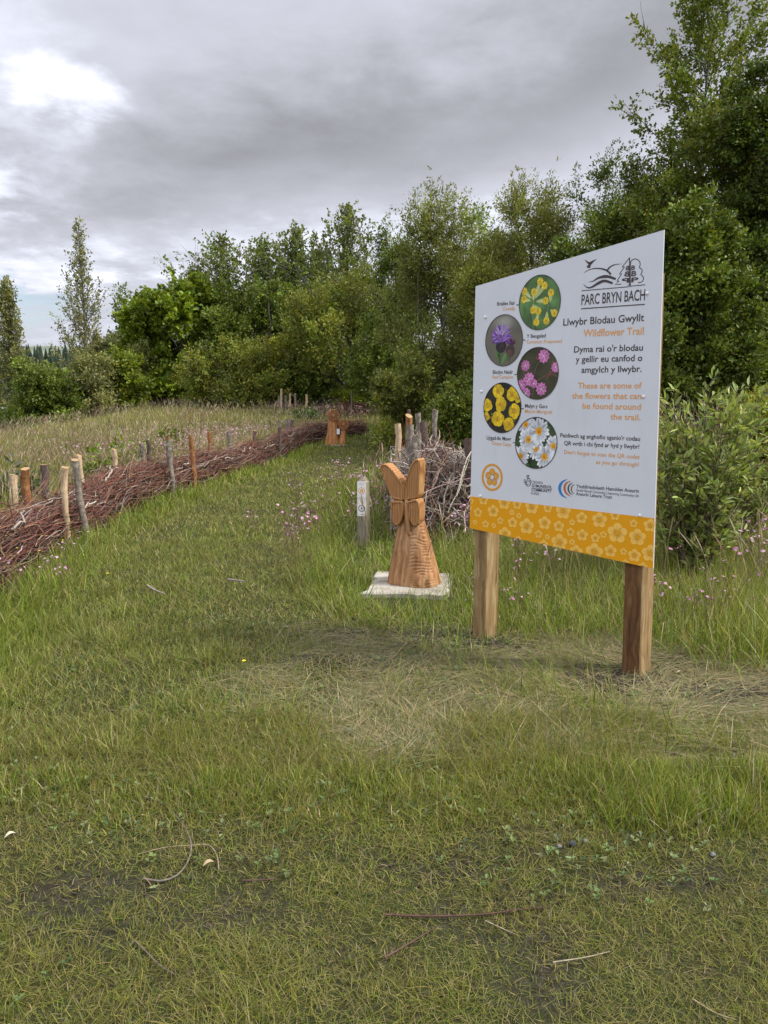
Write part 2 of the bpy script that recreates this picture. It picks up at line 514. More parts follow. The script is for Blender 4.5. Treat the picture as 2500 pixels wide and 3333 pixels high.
# ------------------------------------------------------------------ grass
def pick(rng, cols, n):
    cols = np.array(cols); i = rng.integers(0, len(cols), n)
    return cols[i] * (1 + rng.normal(0, 0.24, (n, 1))) * (1 + rng.normal(0, 0.05, (n, 3)))
BR = lambda L, k=(1.72, 1.44, 1.10): [tuple(c * q for c, q in zip(r, k)) for r in L]
GREENS = [(0.085, 0.130, 0.024), (0.105, 0.145, 0.030), (0.070, 0.118, 0.024), (0.135, 0.165, 0.040), (0.110, 0.130, 0.040)]
FRESH = [(0.080, 0.165, 0.018), (0.100, 0.195, 0.024), (0.120, 0.19, 0.030), (0.065, 0.135, 0.020)]
OLIVE = [(0.135, 0.140, 0.050), (0.105, 0.122, 0.042), (0.165, 0.150, 0.070), (0.090, 0.112, 0.035)]
STRAW = [(0.25, 0.215, 0.115), (0.32, 0.275, 0.16), (0.19, 0.17, 0.085), (0.26, 0.235, 0.14), (0.22, 0.21, 0.12)]
MEADOW = [(0.20, 0.185, 0.085), (0.26, 0.22, 0.125), (0.15, 0.15, 0.060), (0.22, 0.165, 0.105), (0.12, 0.14, 0.045)]

GREENS, FRESH, OLIVE = BR(GREENS), BR(FRESH, (1.70, 1.22, 1.10)), BR(OLIVE, (1.55, 1.45, 1.2))
STRAW, MEADOW = BR(STRAW, (1.35, 1.32, 1.25)), BR(MEADOW, (1.45, 1.42, 1.3))

def in_view(x, y, pad=1.3):
    return (np.abs(x) < 0.53 * y + pad)
def scatter(rng, x0, x1, y0, y1, dens, keep=None, pad=1.3):
    n = int((x1 - x0) * (y1 - y0) * dens)
    x = rng.uniform(x0, x1, n); y = rng.uniform(y0, y1, n)
    k = in_view(x, y, pad)
    x, y = x[k], y[k]
    if keep is not None:
        k = rng.random(len(x)) < keep(x, y); x, y = x[k], y[k]
    return x, y
def blocked(x, y):
    """feet of things that no grass grows through"""
    b = (np.abs(x - 0.225 - 0.12 * (y - 6.1)) < 0.31) & (np.abs(y - 6.09) < 0.31)
    b |= (np.hypot(x - 0.65, y - 4.76) < 0.09) | (np.hypot(x - 1.48, y - 4.13) < 0.09)
    return b
GR = MB()
def grow(rng, x, y, h, wd, elv, curl, col, segs=2, tip=None, az=None):
    k = ~blocked(x, y)
    sel = lambda a: a[k] if isinstance(a, np.ndarray) and len(a) == len(k) else a
    x, y = x[k], y[k]; n = len(x)
    h = np.broadcast_to(sel(h), n); wd = np.broadcast_to(sel(wd), n); elv = np.broadcast_to(sel(elv), n); curl = np.broadcast_to(sel(curl), n)
    az = rng.uniform(0, 2 * np.pi, n) if az is None else sel(az)
    P = np.stack([x, y, terrain(x, y) - 0.004], -1)
    V, F, c = blades(P, h, wd, az, elv, curl, np.clip(sel(col), 0.004, 1), segs, None if tip is None else np.clip(sel(tip), 0, 1))
    GR.add(V, F, c)

g = np.random.default_rng(11)
# -- trampled turf at the photographer's feet
def turf(y0, y1, dens, wd, pad):
    x, y = scatter(g, -4, 4, y0, y1, dens, lambda x, y: 1 - 0.86 * dirt_patches(x, y), pad)
    n = len(x)
    cl = fbm(x * 1.7, y * 1.7, 31, 3); c2 = fbm(x * 6, y * 6, 33, 2)
    h = (0.026 + 0.045 * c2 + 0.05 * smooth(0.5, 0.75, cl)) * g.uniform(0.6, 1.35, n) * (1 + 0.5 * smooth(2.3, 3.0, y))
    mix = (g.random(n) < (0.55 - 0.9 * (cl - 0.5)) )[:, None]
    dry = (g.random(n) < 0.15)[:, None]
    col = np.where(mix, pick(g, OLIVE, n), pick(g, GREENS, n)); col = np.where(dry, pick(g, STRAW, n) * 0.75, col) * np.array((0.98, 0.93, 0.86))
    grow(g, x, y, h, wd * g.uniform(0.7, 1.3, n), g.uniform(0.15, 1.35, n), g.uniform(0.05, 0.6, n), col)
turf(1.0, 2.2, 18000, 0.0020, 1.3)
turf(2.2, 3.5, 11500, 0.0026, 1.4)
# -- tufts in the strip in front of the sign
def strip_h(x, y):
    a = smooth(2.42, 2.62, y + 0.25 * (fbm(x * 2.0, y, 51, 2) - 0.5)) * smooth(3.12, 2.82, y)
    right = smooth(0.55, 1.15, x)
    cl = fbm(x * 3.2, y * 3.2, 53, 2)
    return a * ((0.055 + 0.07 * smooth(0.45, 0.7, cl)) * (1 - right) + right * (0.13 + 0.11 * smooth(0.35, 0.65, cl)))
x, y = scatter(g, -3.2, 3.4, 2.35, 3.45, 8000, lambda x, y: smooth(0.02, 0.07, strip_h(x, y)) * (0.4 + 0.6 * smooth(0.4, 0.6, fbm(x * 4, y * 4, 54, 2))), 1.4)
n = len(x); h = strip_h(x, y) * g.uniform(0.6, 1.35, n)
col = np.where((g.random(n) < 0.16)[:, None], pick(g, STRAW, n), pick(g, GREENS + FRESH[:2], n))
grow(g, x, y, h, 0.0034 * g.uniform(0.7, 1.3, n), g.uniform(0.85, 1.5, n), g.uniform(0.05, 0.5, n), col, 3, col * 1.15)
# -- the mown path and the open lawn
def path_zone(x, y):
    return smooth(-0.25, 0.25, right_x(y) - x) * smooth(-0.1, 0.5, x - fence_x(y))
def straw_zone(x, y):
    a = smooth(2.95, 3.25, y + 0.35 * (fbm(x * 1.5, y * 1.5, 71, 2) - 0.5)) * smooth(5.2, 4.7, y + 0.05 * x)
    return a * smooth(-1.0, 0.1, x + 0.5 * (fbm(x * 1.2, y * 1.2, 72, 2) - 0.5)) * (1 - 0.55 * smooth(2.1, 2.8, x) * smooth(4.1, 4.6, y))
def sward(y0, y1, dens, wd):
    x, y = scatter(g, -5.2, 3.2, y0, y1, dens, lambda x, y: path_zone(x, y) * (1 - 0.8 * dirt_patches(x, y)) * (1 - 0.80 * straw_zone(x, y)))
    n = len(x)
    cl = fbm(x * 1.1, y * 0.8, 61, 3); c2 = fbm(x * 4, y * 4, 63, 2)
    edge = np.maximum(smooth(0.75, 0.0, x - fence_x(y) - 0.2), 0.9 * smooth(0.65, 0.05, right_x(y) - x))
    tuft = smooth(0.55, 0.72, c2)
    h = (0.05 + 0.055 * cl + 0.09 * tuft * smooth(0.45, 0.6, cl)) * g.uniform(0.6, 1.4, n) + edge * g.uniform(0.05, 0.30, n)
    mixf = g.random(n) < (0.62 - 0.45 * edge - 0.7 * (cl - 0.5))
    col = np.where(mixf[:, None], pick(g, OLIVE, n), pick(g, GREENS, n))
    col = np.where(((g.random(n) < 0.25 + 0.5 * edge) & ~mixf)[:, None], pick(g, FRESH, n), col)
    col = np.where((g.random(n) < 0.07)[:, None], pick(g, STRAW, n), col)
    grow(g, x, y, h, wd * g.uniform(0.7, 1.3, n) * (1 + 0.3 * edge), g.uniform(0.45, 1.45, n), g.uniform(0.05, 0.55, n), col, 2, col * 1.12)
sward(3.1, 5.0, 6200, 0.0036)
sward(5.0, 8.0, 3400, 0.0050)
sward(8.0, 13.0, 1500, 0.0080)
sward(13.0, 26.5, 620, 0.0140)
# -- cut, flattened straw round the sign
x, y = scatter(g, -1.5, 4.2, 2.95, 5.3, 6400, lambda x, y: straw_zone(x, y) * (1 - 0.55 * dirt_patches(x, y)))
n = len(x)
swirl = fbm(x * 1.3, y * 1.3, 73, 2) * 2 * np.pi * 1.6
col = np.where((g.random(n) < 0.64)[:, None], pick(g, STRAW, n) * np.array((0.92, 0.89, 0.92)), np.where((g.random(n) < 0.5)[:, None], pick(g, OLIVE, n), pick(g, [(0.13, 0.15, 0.085), (0.17, 0.185, 0.11)], n)))
grow(g, x, y, g.uniform(0.10, 0.36, n), 0.0036 * g.uniform(0.7, 1.3, n), g.uniform(0.04, 0.36, n), g.uniform(0.05, 0.35, n), col, 3, None, swirl + g.normal(0, 0.75, n))
x, y = scatter(g, -1.5, 4.2, 2.95, 5.3, 1500, lambda x, y: straw_zone(x, y) * smooth(0.5, 0.68, fbm(x * 3.1, y * 3.1, 75, 2)) * (1 - 0.7 * dirt_patches(x, y)))
n = len(x)
grow(g, x, y, g.uniform(0.06, 0.2, n), 0.0034, g.uniform(0.5, 1.4, n), g.uniform(0.1, 0.6, n), pick(g, GREENS + OLIVE, n), 3)
# -- long grass right of the path, behind the sign and round the carving
def long_zone(x, y):
    z = smooth(-0.15, 0.35, x - right_x(y)) * smooth(4.55, 5.2, y + 0.16 * x + 0.3 * (fbm(x * 2, y * 2, 81, 2) - 0.5))
    z = np.maximum(z, smooth(1.75, 2.1, x) * smooth(4.0, 4.35, y + 0.25 * (fbm(x * 2, y * 2, 83, 2) - 0.5)))
    return z * (1 - 0.75 * smooth(1.0, 0.6, np.hypot((x - 0.2) / 0.75, (y - 5.75) / 0.4))) * (1 - 0.7 * smooth(1.0, 0.7, np.hypot((x - 0.62) / 0.62, (y - 7.85) / 0.6)))
def longgrass(y0, y1, x1, dens, wd, segs=3):
    x, y = scatter(g, -1.5, x1, y0, y1, dens, long_zone)
    n = len(x)
    cl = fbm(x * 1.3, y * 1.3, 85, 2)
    tall = smooth(0.0, 1.2, x - right_x(y)) * (0.55 + 0.45 * smooth(5.5, 7.0, y)) + 0.35 * smooth(1.8, 2.6, x) * smooth(6.5, 4.6, y)
    h = (0.12 + 0.34 * tall * (0.6 + 0.8 * cl)) * g.uniform(0.5, 1.35, n)
    fr = smooth(3.5, 0.5, x - right_x(y)) * 0.6 + 0.15
    r = g.random(n)
    col = np.where((r < fr)[:, None], pick(g, FRESH, n), np.where((r < 0.72)[:, None], pick(g, GREENS, n), pick(g, STRAW, n)))
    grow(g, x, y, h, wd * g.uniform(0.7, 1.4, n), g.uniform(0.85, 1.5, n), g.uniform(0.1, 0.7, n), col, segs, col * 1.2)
longgrass(4.0, 7.0, 5.5, 3000, 0.0046)
longgrass(7.0, 10.5, 7.5, 1300, 0.0075)
longgrass(10.5, 15.0, 10.0, 600, 0.012)
longgrass(15.0, 27.0, 6.0, 200, 0.022, 2)
# -- meadow beyond the woven fence
def meadow_zone(x, y):
    z = smooth(0.1, -0.35, x - fence_x(y) + 0.35)
    return np.where(y > 24.5, smooth(-0.3, 0.3, y - 24.9), z)
def meadow(y0, y1, x0, x1, dens, wd, segs=2):
    x, y = scatter(g, x0, x1, y0, y1, dens, meadow_zone, 2.0)
    n = len(x)
    cl = fbm(x * 0.5, y * 0.35, 91, 3); c2 = fbm(x * 0.23, y * 0.16, 92, 2)
    h = (0.22 + 0.50 * cl) * g.uniform(0.45, 1.3, n)
    r = g.random(n)
    gf = 0.36 + 0.45 * smooth(0.5, 0.68, c2) * smooth(20, 12, y) + 0.25 * smooth(14, 7, y)
    col = np.where((r < gf)[:, None], pick(g, GREENS + FRESH[2:3], n), np.where((r < gf + 0.38)[:, None], pick(g, MEADOW, n), pick(g, STRAW, n) * 0.92))
    pk = (smooth(0.5, 0.7, fbm(x * 0.4, y * 0.3, 95, 2)) * g.random(n) > 0.45)[:, None]
    tip = np.where(pk, pick(g, [(0.24, 0.13, 0.11), (0.22, 0.15, 0.10)], n), col * 1.2)
    grow(g, x, y, h, wd * g.uniform(0.6, 1.3, n), g.uniform(0.9, 1.52, n), g.uniform(0.1, 0.6, n), col, segs, tip)
meadow(4.0, 9.0, -8, -2.2, 1700, 0.0055, 3)
meadow(9.0, 15.0, -11, -3, 800, 0.0095)
meadow(15.0, 23.0, -16, -1.2, 520, 0.013)
meadow(23.0, 33.0, -21, 5, 270, 0.019)
meadow(33.0, 46.0, -28, 6, 90, 0.03)
# -- seed heads standing over the meadow
def seedheads(y0, y1, x0, x1, dens, sc, zone, hh=(0.5, 0.85)):
    x, y = scatter(g, x0, x1, y0, y1, dens, zone, 1.5)
    n = len(x)
    a = g.uniform(0, 2 * np.pi, n); h = g.uniform(*hh, n)
    P0 = np.stack([x, y, terrain(x, y)], -1)
    ln = g.uniform(0.05, 0.55, n)[:, None] * np.stack([np.cos(a), np.sin(a), np.zeros(n)], -1)
    top = P0 + np.stack([np.zeros(n), np.zeros(n), h], -1) + ln * h[:, None]
    tt = np.array([0, 0.45, 0.78, 0.86, 0.94, 1.0])
    path = P0[:, None] + (top - P0)[:, None] * tt[None, :, None] - ln[:, None] * (0.25 * np.sin(np.pi * tt))[None, :, None]
    rad = np.array([1.0, 0.8, 0.7, 2.6, 2.2, 0.3])[None] * sc * g.uniform(0.7, 1.3, n)[:, None]
    V, F = tubes(path, rad, 3, False)
    stem = pick(g, STRAW, n) * 0.9
    hd = pick(g, [(0.36, 0.25, 0.17), (0.44, 0.36, 0.24), (0.34, 0.22, 0.18), (0.46, 0.40, 0.26)], n)
    c = np.where((tt >= 0.8)[None, :, None], hd[:, None], stem[:, None])
    GR.add(V, F, np.repeat(c[:, :, None], 3, 2).reshape(-1, 3))
seedheads(4.5, 12, -10, -2.6, 70, 0.0016, meadow_zone, (.4, .75))
seedheads(12, 22, -15, -1, 45, 0.0016, meadow_zone, (.4, .75))
seedheads(22, 40, -24, 5, 16, 0.0024, meadow_zone, (0.4, 0.75))
seedheads(5.2, 14, -0.4, 8, 22, 0.0019, long_zone)
grass = GR.build('grass', GRASS); tag(grass, kind='stuff')
print('grass verts', len(grass.data.vertices))

# ------------------------------------------------------------------ low broad-leaved weeds in the turf
wd_ = MB()
x, y = scatter(g, -3.2, 3.2, 1.5, 5.2, 150, lambda x, y: smooth(0.48, 0.62, fbm(x * 2.2, y * 2.2, 101, 2)), 0.6)
for px_, py_ in zip(x, y):
    k = g.integers(3, 7); a0 = g.uniform(0, 6.28); z0 = tz(px_, py_)
    cc = pick(g, [(0.12, 0.17, 0.05), (0.16, 0.19, 0.08), (0.10, 0.15, 0.045)], 1)[0]
    for j in range(k):
        a = a0 + j * 6.28 / k + g.normal(0, 0.2); L = g.uniform(0.010, 0.024); W_ = L * 0.34
        d = np.array((math.cos(a), math.sin(a), g.uniform(0.15, 0.9))); d /= np.linalg.norm(d)
        s = np.array((-math.sin(a), math.cos(a), 0)); b = np.array((px_, py_, z0 + g.uniform(0.005, 0.03)))
        wd_.add([b, b + d * L * .55 - s * W_ + (0, 0, .003), b + d * L, b + d * L * .55 + s * W_ + (0, 0, .003)], [(0, 1, 2, 3)], cc)
tag(wd_.build('turf_weeds', LEAF), kind='stuff')

# ------------------------------------------------------------------ soil clods
cl_ = MB()
def clod(c, r, col):
    bm = bmesh.new(); bmesh.ops.create_icosphere(bm, subdivisions=1, radius=r)
    V = np.array([v.co[:] for v in bm.verts]); F = [tuple(v.index for v in f.verts) for f in bm.faces]; bm.free()
    V *= (1 + g.normal(0, 0.22, (len(V), 1))); V[:, 2] *= 0.65
    cl_.add(V + c, F, col)
for cx, cy, sx, sy, k, rm in ((0.78, 4.60, 0.16, 0.06, 60, 0.022), (0.71, 4.62, 0.05, 0.04, 24, 0.03), (1.30, 4.05, 0.16, 0.08, 90, 0.024), (1.52, 3.90, 0.2, 0.07, 80, 0.02), (1.95, 3.88, 0.36, 0.07, 220, 0.018), (0.3, 4.75, 0.35, 0.10, 120, 0.012), (-0.25, 4.32, 0.25, 0.09, 60, 0.010), (-0.9, 2.2, 0.3, 0.1, 60, 0.006), (0.2, 2.3, 0.2, 0.06, 40, 0.006)):
    for _ in range(k):
        x_, y_ = g.normal(cx, sx), g.normal(cy, sy)
        if blocked(np.array([x_]), np.array([y_]))[0]: continue
        cl_.add([], []) if False else clod(np.array((x_, y_, tz(x_, y_) + 0.004)), rm * g.uniform(0.3, 1.1), np.array((0.045, 0.034, 0.028)) * g.uniform(0.5, 1.5))
tag(cl_.build('soil_clods', attr_mat('clod_soil', 0.95, 0.1, 60, 0.35)), kind='stuff')

# ------------------------------------------------------------------ hills and the far wood
hv = []
xs = np.linspace(-2600, 1800, 220); rows = [(1100, -25, 0), (1300, 20, 18), (1600, 104, 22), (1900, 120, 25), (2400, 90, 0)]
for (yy, zz, am) in rows:
    hv.append(np.stack([xs, np.full_like(xs, yy), zz + am * (fbm(xs * 0.0025, np.full_like(xs, yy * 0.003), 7, 3) - 0.5) - 0.022 * np.abs(xs + 700) * (yy > 1200)], -1))
hv = np.array(hv); ix = np.arange(hv.shape[0] * hv.shape[1]).reshape(hv.shape[:2])
m, t, o = new_mat('hill_pasture')
oc = t.n('ShaderNodeTexCoord').outputs['Object']
principled(t, o, t.ramp(t.noise(t.mapping(oc, scale=(0.012, 0.02, 0.02)), 1.0, 4), [(0.35, (0.11, 0.135, 0.10)), (0.5, (0.17, 0.19, 0.14)), (0.7, (0.24, 0.25, 0.20))]), 0.95, 0.1)
mb = MB(); mb.add(hv.reshape(-1, 3), [np.stack([ix[:-1, :-1], ix[:-1, 1:], ix[1:, 1:], ix[1:, :-1]], -1).reshape(-1, 4)])
tag(mb.build('hills', m, smooth=True), kind='structure')
fw = MB()
N = 3800
x = g.uniform(-900, 60, N); y = g.uniform(780, 900, N)
base = -9 + 49 * smooth(770, 890, y); h = g.uniform(12, 24, N)
tt = np.array([0, .15, .5, 1.0]); rr = np.array([0.3, 3.2, 2.2, 0.15])
path = np.stack([np.repeat(x[:, None], 4, 1), np.repeat(y[:, None], 4, 1), base[:, None] + h[:, None] * tt], -1)
V, F = tubes(path, np.repeat(rr[None], N, 0) * g.uniform(0.8, 1.3, (N, 1)), 5, False)
fw.add(V, F, np.repeat(pick(g, [(0.030, 0.048, 0.030), (0.042, 0.058, 0.038)], N), 20, 0))
tag(fw.build('far_wood', attr_mat('far_conifer', 0.9, 0.1, 0.3, 0.3)), kind='stuff')

# ------------------------------------------------------------------ trees, bushes and plants
def bend_path(a, b, n, rng, wob, sag=0.0):
    t = np.linspace(0, 1, n)[:, None]
    p = a + (b - a) * t
    L = np.linalg.norm(b - a)
    off = np.cumsum(rng.normal(0, wob * L / n, (n, 3)), 0); off -= off[-1] * t; off[0] = 0
    p = p + off
    p[:, 2] += sag * L * np.sin(np.pi * t[:, 0])
    return p

def sprays_to_leaves(rng, c, d, nl, slen, ll, lw, pal, bright, fold=0.25, spread=0.9, up=0.15):
    """c,d (S,3): twig start and direction; nl leaves along each twig"""
    S = len(c)
    t = (np.arange(nl)[None] + rng.random((S, nl))) / nl
    slen = np.broadcast_to(slen, S)
    p = c[:, None] + d[:, None] * (t * slen[:, None])[..., None]
    p = p + rng.normal(0, 0.10, (S, nl, 3)) * slen[:, None, None]
    r = unit(rng.normal(0, 1, (S, nl, 3)))
    perp = unit(r - (r * d[:, None]).sum(-1, keepdims=True) * d[:, None])
    ld = unit(d[:, None] * 0.75 + perp * spread + np.array((0, 0, up)))
    q = unit(rng.normal(0, 1, (S, nl, 3)) + np.array((0, 0, 1.3)))
    wv = unit(np.cross(ld, q)); nv = np.cross(wv, ld)
    L = (ll * rng.uniform(0.6, 1.3, (S, nl)))[..., None]; Wd = L * (lw / ll) * 0.5
    v0 = p; v1 = p + ld * L * 0.5 - wv * Wd + nv * Wd * fold; v2 = p + ld * L; v3 = p + ld * L * 0.5 + wv * Wd + nv * Wd * fold
    V = np.stack([v0, v1, v2, v3], 2).reshape(-1, 3)
    n = S * nl
    pal = np.array(pal)
    ci = np.repeat(rng.integers(0, len(pal), S), nl)
    col = pal[ci] * (1 + rng.normal(0, 0.14, (n, 1))) * np.repeat(np.broadcast_to(bright, S), nl)[:, None]
    col = np.clip(col * (1 + rng.normal(0, 0.05, (n, 3))), 0.003, 1)
    return V, np.arange(n * 4).reshape(n, 4), np.repeat(col, 4, 0)

PROFILES = {
    'cone': lambda f: np.minimum(1, 0.75 + 1.2 * f) * np.clip(1.03 - f, 0, 1) ** 1.15,
    'round': lambda f: np.sqrt(np.clip(1 - ((f - 0.48) / 0.54) ** 2, 0.02, 1)),
    'dome': lambda f: np.sqrt(np.clip(1 - (f / 1.03) ** 2.4, 0.02, 1)) * (0.82 + 0.18 * np.minimum(1, f * 4)),
    'column': lambda f: np.minimum(1, 0.5 + 2.2 * f) * np.clip(1.03 - f, 0, 1) ** 0.75,
    'tall': lambda f: np.minimum(1, 0.55 + 1.5 * f) * np.sqrt(np.clip(1.02 - f, 0.0, 1)),
}
def make_tree(name, px, dist, top, wpx, label, cat='tree', shape='round', crown0=0.08, lobes=26, sprays=1500, nl=9, slen=0.45, ll=0.10, lw=0.05,
              pal=((0.05, 0.09, 0.02),), seed=1, bark=None, leaders=0, leader_len=0.2, updir=0.35, lobe_r=0.30, zstretch=1.0, depth=1.0, limbs=14, trunk_r=None,
              group=None, droop=0.0, basez=None, stems=1, bare=0, hollow=0.0, lean=0.0, open_bottom=0.0):
    rng = np.random.default_rng(seed)
    y = dist
    pt = at_dist(px, top, y)
    x = pt[0]
    z0 = tz(x, y) if basez is None else basez
    H = pt[2] - z0
    dep = y * _cp + (CAM_H - z0 - H * 0.5) * _sp
    Wd = wpx / FPX * dep * 0.5
    prof = PROFILES[shape]
    cz = H * crown0
    Hc = H * (1 - leader_len * 0.35 * (leaders > 0)) - cz
    # lobes
    f = (np.arange(lobes) + rng.random(lobes)) / lobes
    f = f ** (0.9 if shape in ('dome',) else 1.0)
    a = rng.uniform(0, 2 * np.pi, lobes)
    rr = np.sqrt(rng.uniform(0.08, 1, lobes)) * prof(f)
    lr = lobe_r * (0.65 + 0.7 * rng.random(lobes)) * np.maximum(prof(f), 0.35) * Wd
    rad = np.maximum(rr * Wd - lr * 0.6, 0)
    c = np.stack([np.cos(a) * rad, np.sin(a) * rad * depth, cz + f * Hc], -1)
    c[:, 2] = np.clip(c[:, 2], lr * 0.6 * (cz < 0.5) + 0.0, H - lr * zstretch * 0.75)
    c[:, 0] += lean * c[:, 2]
    R3 = np.stack([lr, lr, lr * zstretch], -1)
    wgt = lr ** 2 * zstretch; wgt = wgt / wgt.sum()
    nC = max(lobes * 4, sprays // 8)
    cli = rng.choice(lobes, nC, p=wgt); cdr = unit(rng.normal(0, 1, (nC, 3)))
    csh = np.clip(rng.beta(3.2, 1.3, nC) * 1.08, hollow, 1.12); cbr = np.clip(1 + rng.normal(0, 0.20, nC), 0.6, 1.5)
    ck = rng.integers(0, nC, sprays)
    li = cli[ck]; dr = unit(cdr[ck] + rng.normal(0, 0.17, (sprays, 3))); shell = csh[ck] * (1 + rng.normal(0, 0.09, sprays))
    lump = 0.66 + 0.56 * vnoise(dr[:, 0] * 2.3 + li * 3.7 + 40, dr[:, 2] * 2.3 + dr[:, 1] * 1.9 + 40, 5)
    pos = c[li] + dr * R3[li] * (shell * lump)[:, None]
    pos[:, 2] = np.maximum(pos[:, 2], 0.05)
    out_d = unit(np.stack([pos[:, 0], pos[:, 1], np.zeros(sprays)], -1) + 1e-6)
    d = unit(dr * 0.7 + out_d * 0.35 + np.array((0, 0, updir)) + rng.normal(0, 0.35, (sprays, 3)))
    d[:, 2] -= droop; d = unit(d)
    if open_bottom > 0:
        k = ~((pos[:, 2] < open_bottom * H * (1 + 0.6 * (pos[:, 0] > -0.2 * Wd))) & (pos[:, 1] < 0.5 * Wd) & (pos[:, 0] > -0.55 * Wd) & (rng.random(sprays) < 0.93))
        pos, d, li, ck = pos[k], d[k], li[k], ck[k]
    bright = np.clip(1 + rng.normal(0, 0.28, lobes), 0.55, 1.6)[li] * cbr[ck]
    crown = MB()
    V, F, cl = sprays_to_leaves(rng, pos, d, nl, slen * rng.uniform(0.6, 1.3, len(pos)), ll, lw, pal, bright)
    crown.add(V, [F], cl)
    twp = []; twr = []
    # leading shoots that break the outline
    if leaders:
        top_i = np.argsort(-(c[:, 2] + R3[:, 2] + rng.normal(0, 0.12 * H, lobes)))[:max(3, lobes // 2)]
        for k in range(leaders):
            i = top_i[rng.integers(0, len(top_i))]
            u = unit(rng.normal(0, 1, 3) * np.array((1, 1, 0.4)) + np.array((0, 0, 0.9)))
            b0 = c[i] + u * R3[i] * 0.7
            u2 = unit(u * 0.6 + np.array((0, 0, 1.0)) + rng.normal(0, 0.15, 3))
            Ls = leader_len * H * rng.uniform(0.35, 1.0)
            m_ = max(5, int(Ls / (slen * 0.22)))
            ts = np.linspace(0, 1, m_)
            pp = b0 + u2 * (ts * Ls)[:, None] + rng.normal(0, 0.012 * H, (m_, 3))
            dd = unit(u2 * 0.9 + rng.normal(0, 0.75, (m_, 3)))
            V, F, cl = sprays_to_leaves(rng, pp, dd, nl, slen * (1.05 - 0.75 * ts), ll, lw, pal, 1.05)
            crown.add(V, [F], cl)
            twp.append(bend_path(b0 - u2 * 0.3 * Ls, b0 + u2 * Ls, 7, rng, 0.04)); twr.append(np.linspace(0.0022, 0.0008, 7) * H * 0.5)
    # coarse inner leaves close the heart of the crown
    ni = sprays // 3
    li2 = rng.choice(lobes, ni, p=wgt)
    pos2 = c[li2] + unit(rng.normal(0, 1, (ni, 3))) * R3[li2] * rng.uniform(0, 0.62, (ni, 1))
    V, F, cl = sprays_to_leaves(rng, pos2, unit(rng.normal(0, 1, (ni, 3))), 2, slen, ll * 1.6, lw * 2.1, pal, 0.9)
    crown.add(V, [F], cl)
    root = thing(name, (x, y, z0), 0, label, cat, group)
    crown.build('crown', LEAF, root)
    # trunk and limbs
    tr = trunk_r or 0.018 * H + 0.02
    tb = MB()
    for s in range(stems):
        a_ = rng.uniform(0, 6.28); sp = 0.0 if stems == 1 else 0.18
        b0 = np.array((math.cos(a_) * sp * rng.random(), math.sin(a_) * sp * rng.random(), -0.05))
        tip = np.array((lean * H, 0, H * 0.93)) if stems == 1 else c[rng.integers(0, lobes)] + np.array((0, 0, 0.1))
        p = bend_path(b0, tip, 12, rng, 0.05 if stems == 1 else 0.12)
        V, F = tubes(p[None], (np.linspace(1, 0.12, 12) * tr * (1 if stems == 1 else 0.6))[None], 8)
        tb.add(V, F)
        for k in range(max(2, limbs // stems)):
            i = rng.integers(0, lobes)
            zt = c[i, 2] * rng.uniform(0.35, 0.8)
            j = int(np.argmin(np.abs(p[:, 2] - zt)))
            q = bend_path(p[j], c[i] + rng.normal(0, 0.2, 3) * lr[i], 9, rng, 0.10, 0.06)
            V, F = tubes(q[None], (np.linspace(0.42, 0.08, 9) * tr * (1 - 0.6 * j / 12))[None], 6); tb.add(V, F)
            for kk in range(3):
                i2 = rng.integers(4, 8); e = q[i2] + unit(rng.normal(0, 1, 3) + np.array((0, 0, .4))) * lr[i] * 1.1
                q2 = bend_path(q[i2], e, 6, rng, 0.12)
                V, F = tubes(q2[None], (np.linspace(0.13, 0.03, 6) * tr)[None], 4); tb.add(V, F)
    for k in range(bare):
        a_ = rng.uniform(-2.9, 0.1); e = np.array((math.cos(a_) * Wd * rng.uniform(.4, 1.0), math.sin(a_) * Wd * rng.uniform(0.5, 1.0), H * rng.uniform(0.15, 0.62)))
        q = bend_path(np.array((0, 0, 0.05 * H)), e, 10, rng, 0.10, 0.10)
        V, F = tubes(q[None], (np.linspace(0.75, 0.12, 10) * tr)[None], 6); tb.add(V, F)
        for kk in range(5):
            i2 = rng.integers(3, 9); e2 = q[i2] + unit(rng.normal(0, 1, 3) + np.array((0, -0.3, .5))) * Wd * rng.uniform(0.2, 0.5)
            V, F = tubes(bend_path(q[i2], e2, 7, rng, 0.14)[None], (np.linspace(0.25, 0.05, 7) * tr)[None], 4); tb.add(V, F)
    if twp:
        for p_, r_ in zip(twp, twr):
            V, F = tubes(p_[None], r_[None], 4); tb.add(V, F)
    tb.build('trunk', bark or BARK_TREE, root, True)
    return root

